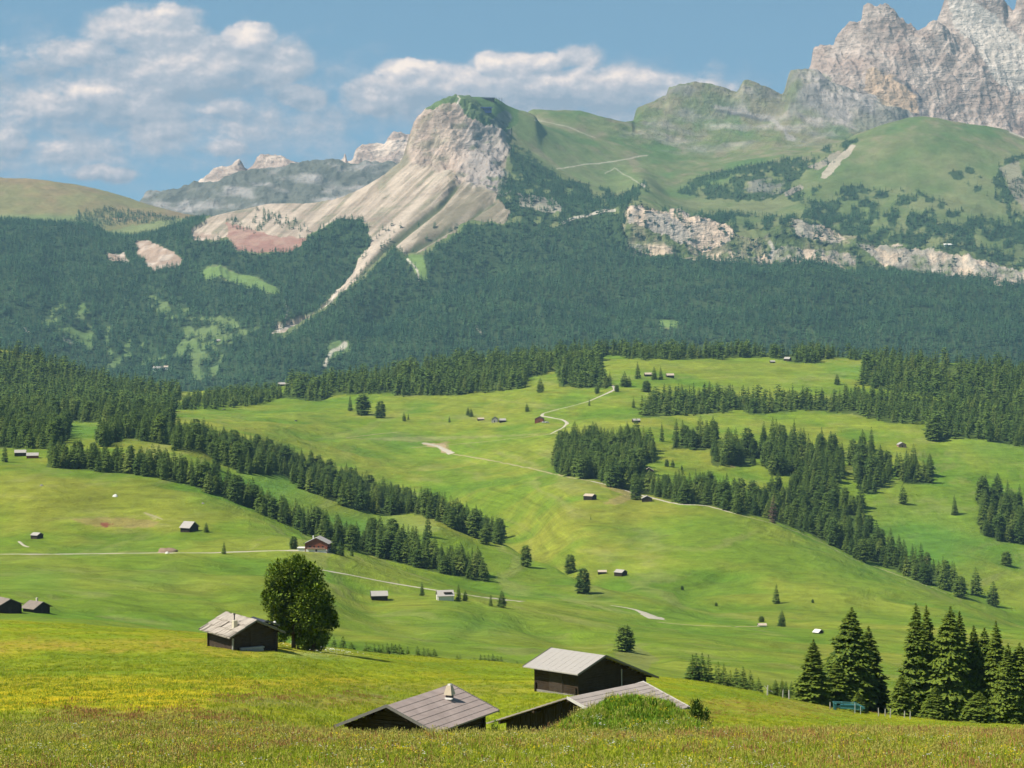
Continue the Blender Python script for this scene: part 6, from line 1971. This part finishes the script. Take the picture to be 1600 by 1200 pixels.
# teal feed rack under the big spruces
def feed_rack():
    Y = 322.0
    X = (1326 - CX) / F * Y
    Z = A.z(X, Y)
    t = empty("feed_rack", (X, Y, Z - .1), -.10)
    tag(t, "teal painted metal feed rack standing in the grass before the big spruces", "feed rack")
    s = Y / F
    x0, x1 = -24 * s, 24 * s
    h = 17 * s
    m = MB(); m.box(x0, x0 + .42, -.25, .35, 0, h - .15); m.build("end_box", M_TEALD, t)
    m = MB()
    m.box(x0 + .9, x1 - .7, -.30, .40, h * .42, h * .78)
    m.hexa([(x1 - .7, -.30, h * .42), (x1 + .05, -.2, h * .42), (x1 + .05, .3, h * .42), (x1 - .7, .40, h * .42), (x1 - .7, -.30, h * .80), (x1 - .1, -.2, h * .60), (x1 - .1, .3, h * .60), (x1 - .7, .40, h * .80)])
    m.build("trough", M_TEALD, t)
    m = MB()
    for yy in (-.42, .48):
        m.tube([(x0 - .05, yy, h), (x1 - 1.0, yy, h - .12)], .045, 6)
        m.tube([(x1 - 1.0, yy, h - .12), (x1 + .1, yy, h * .5)], .045, 6)
        m.tube([(x0 + .4, yy, h * .62), (x1 - .2, yy, h * .34)], .04, 6)
    for xx in (x0, x0 + 1.1, x1 - 1.2):
        m.tube([(xx, -.42, h), (xx, .48, h)], .04, 6)
    m.build("rail", M_TEAL, t)
    for xx in (x0 + .05, x1 - 1.15, x1 - .45):
        for yy in (-.42, .48):
            k = MB(); k.tube([(xx, yy, -.3), (xx, yy, h * (.98 if xx < x1 - .6 else .72))], .05, 6); k.build("leg", M_GALV if xx > 0 else M_TEAL, t)


feed_rack()

# fence posts
POSTS = [(1297, 1121, 8, 322, "short grey fence post just left of the teal feed rack"),
         (1373, 1133, 10, 322, "first of the three tall grey fence posts right of the teal feed rack"),
         (1383, 1134, 9, 323, "middle of the three tall grey fence posts right of the teal feed rack"),
         (1391, 1136, 11, 322, "third of the three tall grey fence posts right of the teal feed rack"),
         (1413, 1137, 8, 324, "leaning weathered fence post before the dark gap in the spruces"),
         (1422, 1138, 9, 322, "whitish fence post at the foot of the right-hand spruces"),
         (1223, 1086, 10, 334, "thin pale fence post among the small thin spruces, left one"),
         (1233, 1088, 11, 334, "thicker pale fence post among the small thin spruces, right one"),
         (1199, 1085, 13, 330, "gnarled pale stump-like post at the meadow fence's left end")]
for x, y, hp, Y, lab in POSTS:
    X = (x - CX) / F * Y; Z = A.z(X, Y); h = hp * Y / F + .25
    m = MB(); lx = RH.uniform(-.06, .06)
    rr = .11 if "thick" in lab or "gnarl" in lab else .075
    m.tube([(0, 0, -.3), (lx * .5, 0, h * .5), (lx, .02, h)], [rr, rr * .95, rr * .7], 7)
    if "gnarl" in lab:
        m.tube([(0, 0, h * .5), (.45, .1, h * .42), (.75, .1, h * .30)], [.07, .05, .03], 6)
        m.tube([(0, 0, h * .6), (-.35, 0, h * .95)], [.06, .03], 6)
    o = m.build("fence_post", M_POST); o.location = (X, Y, Z)
    tag(o, lab, "fence post")
# ------------------------------------------------------------------ grass, flowers, bushes close by
M_G1 = mat_foliage("grass_blades", (.175, .255, .010), (.350, .390, .022), .75, .3)
M_G2 = mat_foliage("dry_grass_stalks", (.36, .36, .06), (.54, .47, .13), .8, .5)
M_G3 = mat_foliage("sorrel_seed_heads", (.34, .16, .06), (.46, .26, .10), .8, .5)
M_FY = mat_plain("yellow_petals", (.74, .58, .015), .6)
M_FW = mat_plain("white_petals", (.72, .72, .66), .6)
M_G4 = mat_foliage("broad_weed_leaves", (.110, .230, .014), (.210, .340, .025), .7, .6)


def clump(name, seed, n, h, w, spread, stalks=0, heads=None, hn=0, petals=None):
    r = random.Random(seed); T = TM(seed)
    T.r = r
    for i in range(n):
        a = r.uniform(0, 6.28); d = spread * math.sqrt(r.random())
        x, y = math.cos(a) * d, math.sin(a) * d
        hh = h * r.uniform(.55, 1.1); b = r.uniform(0, 6.28); lean = hh * r.uniform(.05, .55)
        ww = w * r.uniform(.7, 1.2)
        c = (math.cos(b + 1.57) * ww, math.sin(b + 1.57) * ww)
        m1 = (x + math.cos(b) * lean * .35, y + math.sin(b) * lean * .35, hh * .6)
        tp = (x + math.cos(b) * lean, y + math.sin(b) * lean, hh)
        T.tri((x - c[0], y - c[1], 0), (x + c[0], y + c[1], 0), (m1[0] + c[0] * .8, m1[1] + c[1] * .8, m1[2]))
        T.tri((x - c[0], y - c[1], 0), (m1[0] + c[0] * .8, m1[1] + c[1] * .8, m1[2]), (m1[0] - c[0] * .8, m1[1] - c[1] * .8, m1[2]))
        T.tri((m1[0] - c[0] * .8, m1[1] - c[1] * .8, m1[2]), (m1[0] + c[0] * .8, m1[1] + c[1] * .8, m1[2]), tp)
    mats = [M_G1]
    if stalks:
        mats += [M_G2, heads or M_G2]
        for i in range(stalks):
            a = r.uniform(0, 6.28); d = spread * math.sqrt(r.random())
            x, y = math.cos(a) * d, math.sin(a) * d
            hh = h * r.uniform(1.0, 1.55); b = r.uniform(0, 6.28); l = hh * r.uniform(0, .18)
            tx, ty = x + math.cos(b) * l, y + math.sin(b) * l
            sw = w * .35
            T.tri((x - sw, y, 0), (x + sw, y, 0), (tx, ty, hh), 1)
            T.tri((x, y - sw, 0), (x, y + sw, 0), (tx, ty, hh), 1)
            for k in range(hn):
                z0 = hh * (1 - .30 * k / max(hn, 1)); q = w * r.uniform(.9, 1.8); aa = r.uniform(0, 6.28)
                T.tri((tx, ty, z0 + q * 2.2), (tx + math.cos(aa) * q, ty + math.sin(aa) * q, z0 - q), (tx - math.cos(aa) * q, ty - math.sin(aa) * q, z0 - q * 1.4), 2)
    if petals is not None:
        mats = [M_G1, M_G1, petals]
        for i in range(7):
            a = r.uniform(0, 6.28); d = spread * math.sqrt(r.random())
            x, y, z = math.cos(a) * d, math.sin(a) * d, h * r.uniform(.8, 1.25)
            for k in range(4):
                aa = k * 1.57 + r.random(); q = .035
                T.tri((x, y, z), (x + math.cos(aa) * q, y + math.sin(aa) * q, z + .022), (x + math.cos(aa + 1) * q, y + math.sin(aa + 1) * q, z + .022), 2)
    return T.mesh(name, mats)


GR = [clump("grass", 1, 34, .34, .010, .30), clump("grass", 2, 30, .40, .010, .30, 5, M_G2, 2), clump("grass", 3, 30, .36, .010, .30, 6, M_G3, 4),
      clump("grass", 4, 26, .42, .011, .28, 9, M_G2, 3), clump("grass", 5, 24, .30, .010, .30, 0, None, 0, M_FY), clump("grass", 6, 24, .30, .010, .30, 0, None, 0, M_FW),
      clump("grass", 7, 26, .22, .014, .45), clump("grass", 8, 22, .24, .014, .45, 5, M_G2, 2), clump("grass", 9, 20, .20, .014, .45, 0, None, 0, M_FY), clump("grass", 10, 14, .20, .014, .45, 14, M_G3, 4)]
WEED = clump("weeds", 20, 40, .55, .035, .38)
WEED.materials[0] = M_G4


def outside_huts(X, Y):
    ok = np.ones(len(X), bool)
    for t, L, a, b in ((t1, 8.2, 3.6, 3.3), (t2, 7.9, 7.0, 3.9), (t3, 7.2, 4.2, 8.0), (t4, 7.7, 3.3, 3.5), (ts, 3.4, 1.2, 1.6)):
        az = -t.rotation_euler[2]; s, c = math.sin(az), math.cos(az)
        dx, dy = X - t.location[0], Y - t.location[1]
        lx, ly = dx * c - dy * s, dx * s + dy * c
        ok &= ~((lx > -a + .6) & (lx < b - .6) & (ly > .5) & (ly < L - .5))
    return ok


def grass_band(name, y0, y1, n, seed, pick, hs, label):
    rs = np.random.RandomState(seed)
    Y = np.sqrt(rs.uniform(y0 * y0, y1 * y1, n))
    X = rs.uniform(-1020, 1020, n) / F * Y
    ok = outside_huts(X, Y)
    X, Y = X[ok], Y[ok]
    n = len(X)
    Z = A.zs(X, Y) - .02
    px, py = X / Y * F + CX, HY - Z / Y * F
    vid, sc = pick(rs, X, Y, px, py)
    s = rs.uniform(.75, 1.3, n) * sc
    keep = s > .05
    P = np.stack([X, Y, Z], 1)[keep]
    rot = np.stack([0 * X, 0 * X, rs.uniform(0, 6.28, n)], 1)[keep]
    scl = np.stack([s, s, s * hs], 1)[keep]
    instancer(name, P, vid[keep], rot, scl, GR, label, "grass")


def pick_front(rs, X, Y, px, py):
    n = len(X)
    u = rs.uniform(0, 1, n)
    red = sstep(-.2, .7, fbm(X / 6, Y / 5, 601, 3) + .35 * sstep(900, 1400, px) + .25 * np.exp(-((px - 640) / 90) ** 2))
    v = np.where(u < .46, 0, np.where(u < .70, 1, np.where(u < .86, 3, np.where(u < .96, 4, 5))))
    v = np.where(rs.uniform(0, 1, n) < red * .38, 2, v)
    fresh = sstep(.2, .7, fbm(X / 5, Y / 4, 602, 2)) * (Y < 118)
    v = np.where(rs.uniform(0, 1, n) < fresh * .7, 0, v)
    return v, np.ones(n)


def pick_mid(rs, X, Y, px, py):
    n = len(X)
    u = rs.uniform(0, 1, n)
    yb = np.exp(-((py - 1093) / 15) ** 2) * sstep(420, 250, px) + .6 * np.exp(-((py - 1066) / 6) ** 2) * sstep(650, 500, px) + .5 * np.exp(-((py - 1008) / 10) ** 2) * sstep(520, 400, px)
    v = np.where(u < .70, 6, np.where(u < .92, 7, 8))
    v = np.where(rs.uniform(0, 1, n) < yb * .9, 8, v)
    w1 = 10 * fbm(px / 60, py / 20, 605, 3)
    bp = np.maximum(np.exp(-((py + w1 - 1124) / 13) ** 2) * sstep(30, 130, px) * sstep(430, 330, px), .8 * np.exp(-((py + w1 * .6 - 1092) / 7) ** 2) * sstep(300, 380, px) * sstep(620, 540, px))
    bp = np.maximum(bp, .5 * np.exp(-((py + w1 - 1108) / 12) ** 2) * sstep(1080, 1130, px))
    v = np.where(rs.uniform(0, 1, n) < bp * .85, 9, v)
    return v, np.where(Y < 150, 1.15, 1.0) * (1 - .55 * sstep(200, 320, Y))


grass_band("grass", 88, 142, 26000, 1, pick_front, 1.0, "tall flowering meadow grass with reddish seed heads along the near bank")
grass_band("grass", 142, 345, 30000, 2, pick_mid, 1.0, "shorter yellow green grass of the near meadow behind the bank")


def heap_weeds():
    rs = np.random.RandomState(5)
    cx = (985 - CX) / F * 134
    n = 2600
    X = cx + rs.normal(0, 2.5, n); Y = 134 + rs.normal(0, 2.6, n)
    k = np.abs(X - cx) < 4.6
    X, Y = X[k], Y[k]; n = len(X)
    Z = A.zs(X, Y) - .05
    s = rs.uniform(.35, .85, n)
    instancer("weeds", np.stack([X, Y, Z], 1), np.zeros(n), np.stack([rs.uniform(-.3, .3, n), rs.uniform(-.3, .3, n), rs.uniform(0, 6.28, n)], 1),
              np.stack([s, s, s], 1), [WEED], "lush green nettles and weeds covering the heap before the low barn", "weeds")


heap_weeds()


def bush(x, ybot, ytop, hw, Y, label, mat, seed, n=900):
    s = Y / F
    X = (x - CX) * s
    Z = A.z(X, Y)
    H = (HY - ytop) * s - Z
    t = empty("bush", (X, Y, Z)); tag(t, label, "bush")
    r = random.Random(seed); T = TM(seed)
    Wd = hw * s
    for k in range(n):
        a = r.uniform(0, 6.28); h = r.random() ** .8
        rad = Wd * math.sqrt(max(0, 1 - (h * 1.02 - .25) ** 2 * 1.6)) * r.random() ** .35 * (1 + .25 * math.sin(a * 3 + seed))
        p = Vector((math.cos(a) * rad, math.sin(a) * rad, h * H * (1 + .1 * math.sin(a * 5))))
        o = Vector((math.cos(a) * .5, math.sin(a) * .5, .9)).normalized() * r.uniform(.08, .18)
        T.tent(p, p + o, o.length * .4, o.length * .15)
    link("foliage", T.mesh("foliage", [mat]), t)
    m = MB()
    for k in range(4):
        a = k * 1.7
        m.tube([(0, 0, -.1), (math.cos(a) * Wd * .3, math.sin(a) * Wd * .3, H * .4), (math.cos(a) * Wd * .5, math.sin(a) * Wd * .5, H * .75)], [.04, .03, .01], 5)
    m.build("stem", M_BARK, t)


bush(1088, 1130, 1099, 17, 140, "round yellow-green bush at the right corner of the wide low roof", M_LEAF, 31)
bush(1104, 1132, 1112, 10, 141, "smaller loose bush right of the round yellow-green one", M_LEAF, 32, 350)
bush(774, 1145, 1133, 10, 152, "low dark shrub at the right corner of the brown-roofed hut", M_PINE, 33, 350)

# daisies by the pine
def daisies():
    rs = np.random.RandomState(6)
    n = 260
    px = rs.normal(498, 26, n); Y = rs.normal(306, 6, n)
    X = (px - CX) / F * Y
    Z = A.zs(X, Y)
    T = TM(1)
    for k in range(6):
        T.tri((0, 0, .02), (math.cos(k) * .1, math.sin(k) * .1, .06), (math.cos(k + .8) * .1, math.sin(k + .8) * .1, .06))
    me = T.mesh("wildflowers", [M_FW])
    s = rs.uniform(.4, 1.1, n)
    instancer("wildflowers", np.stack([X, Y, Z + .22], 1), np.zeros(n), np.zeros((n, 3)), np.stack([s, s, s], 1), [me], "patch of white flowers on the meadow edge right of the pine", "wildflowers")


daisies()
# ------------------------------------------------------------------ the air
def haze():
    zt = max(float(E.Z.max()), 5.0) + 30
    zb = min(float(S_.Z.min()) for S_ in (A, B, E, HILL)) - 400
    mb = MB()
    mb.box(-9000, 9000, -60, 13300, -3800, zt)
    m, n = new_mat("haze_air")
    v = n.n("ShaderNodeVolumePrincipled", {"Color": HAZE_COL, "Density": HAZE_DENS, "Anisotropy": 0.0})
    n.n("ShaderNodeOutputMaterial", {"Volume": v.outputs[0]})
    o = mb.build("haze", m)
    tag(o, "thin blue summer haze lying over the valley and mountains", "haze", kind="stuff")
    return zb


HAZE_COL = (0.44, 0.76, 1.0, 1)
HAZE_DENS = 2.9e-5
print("lowest", haze())
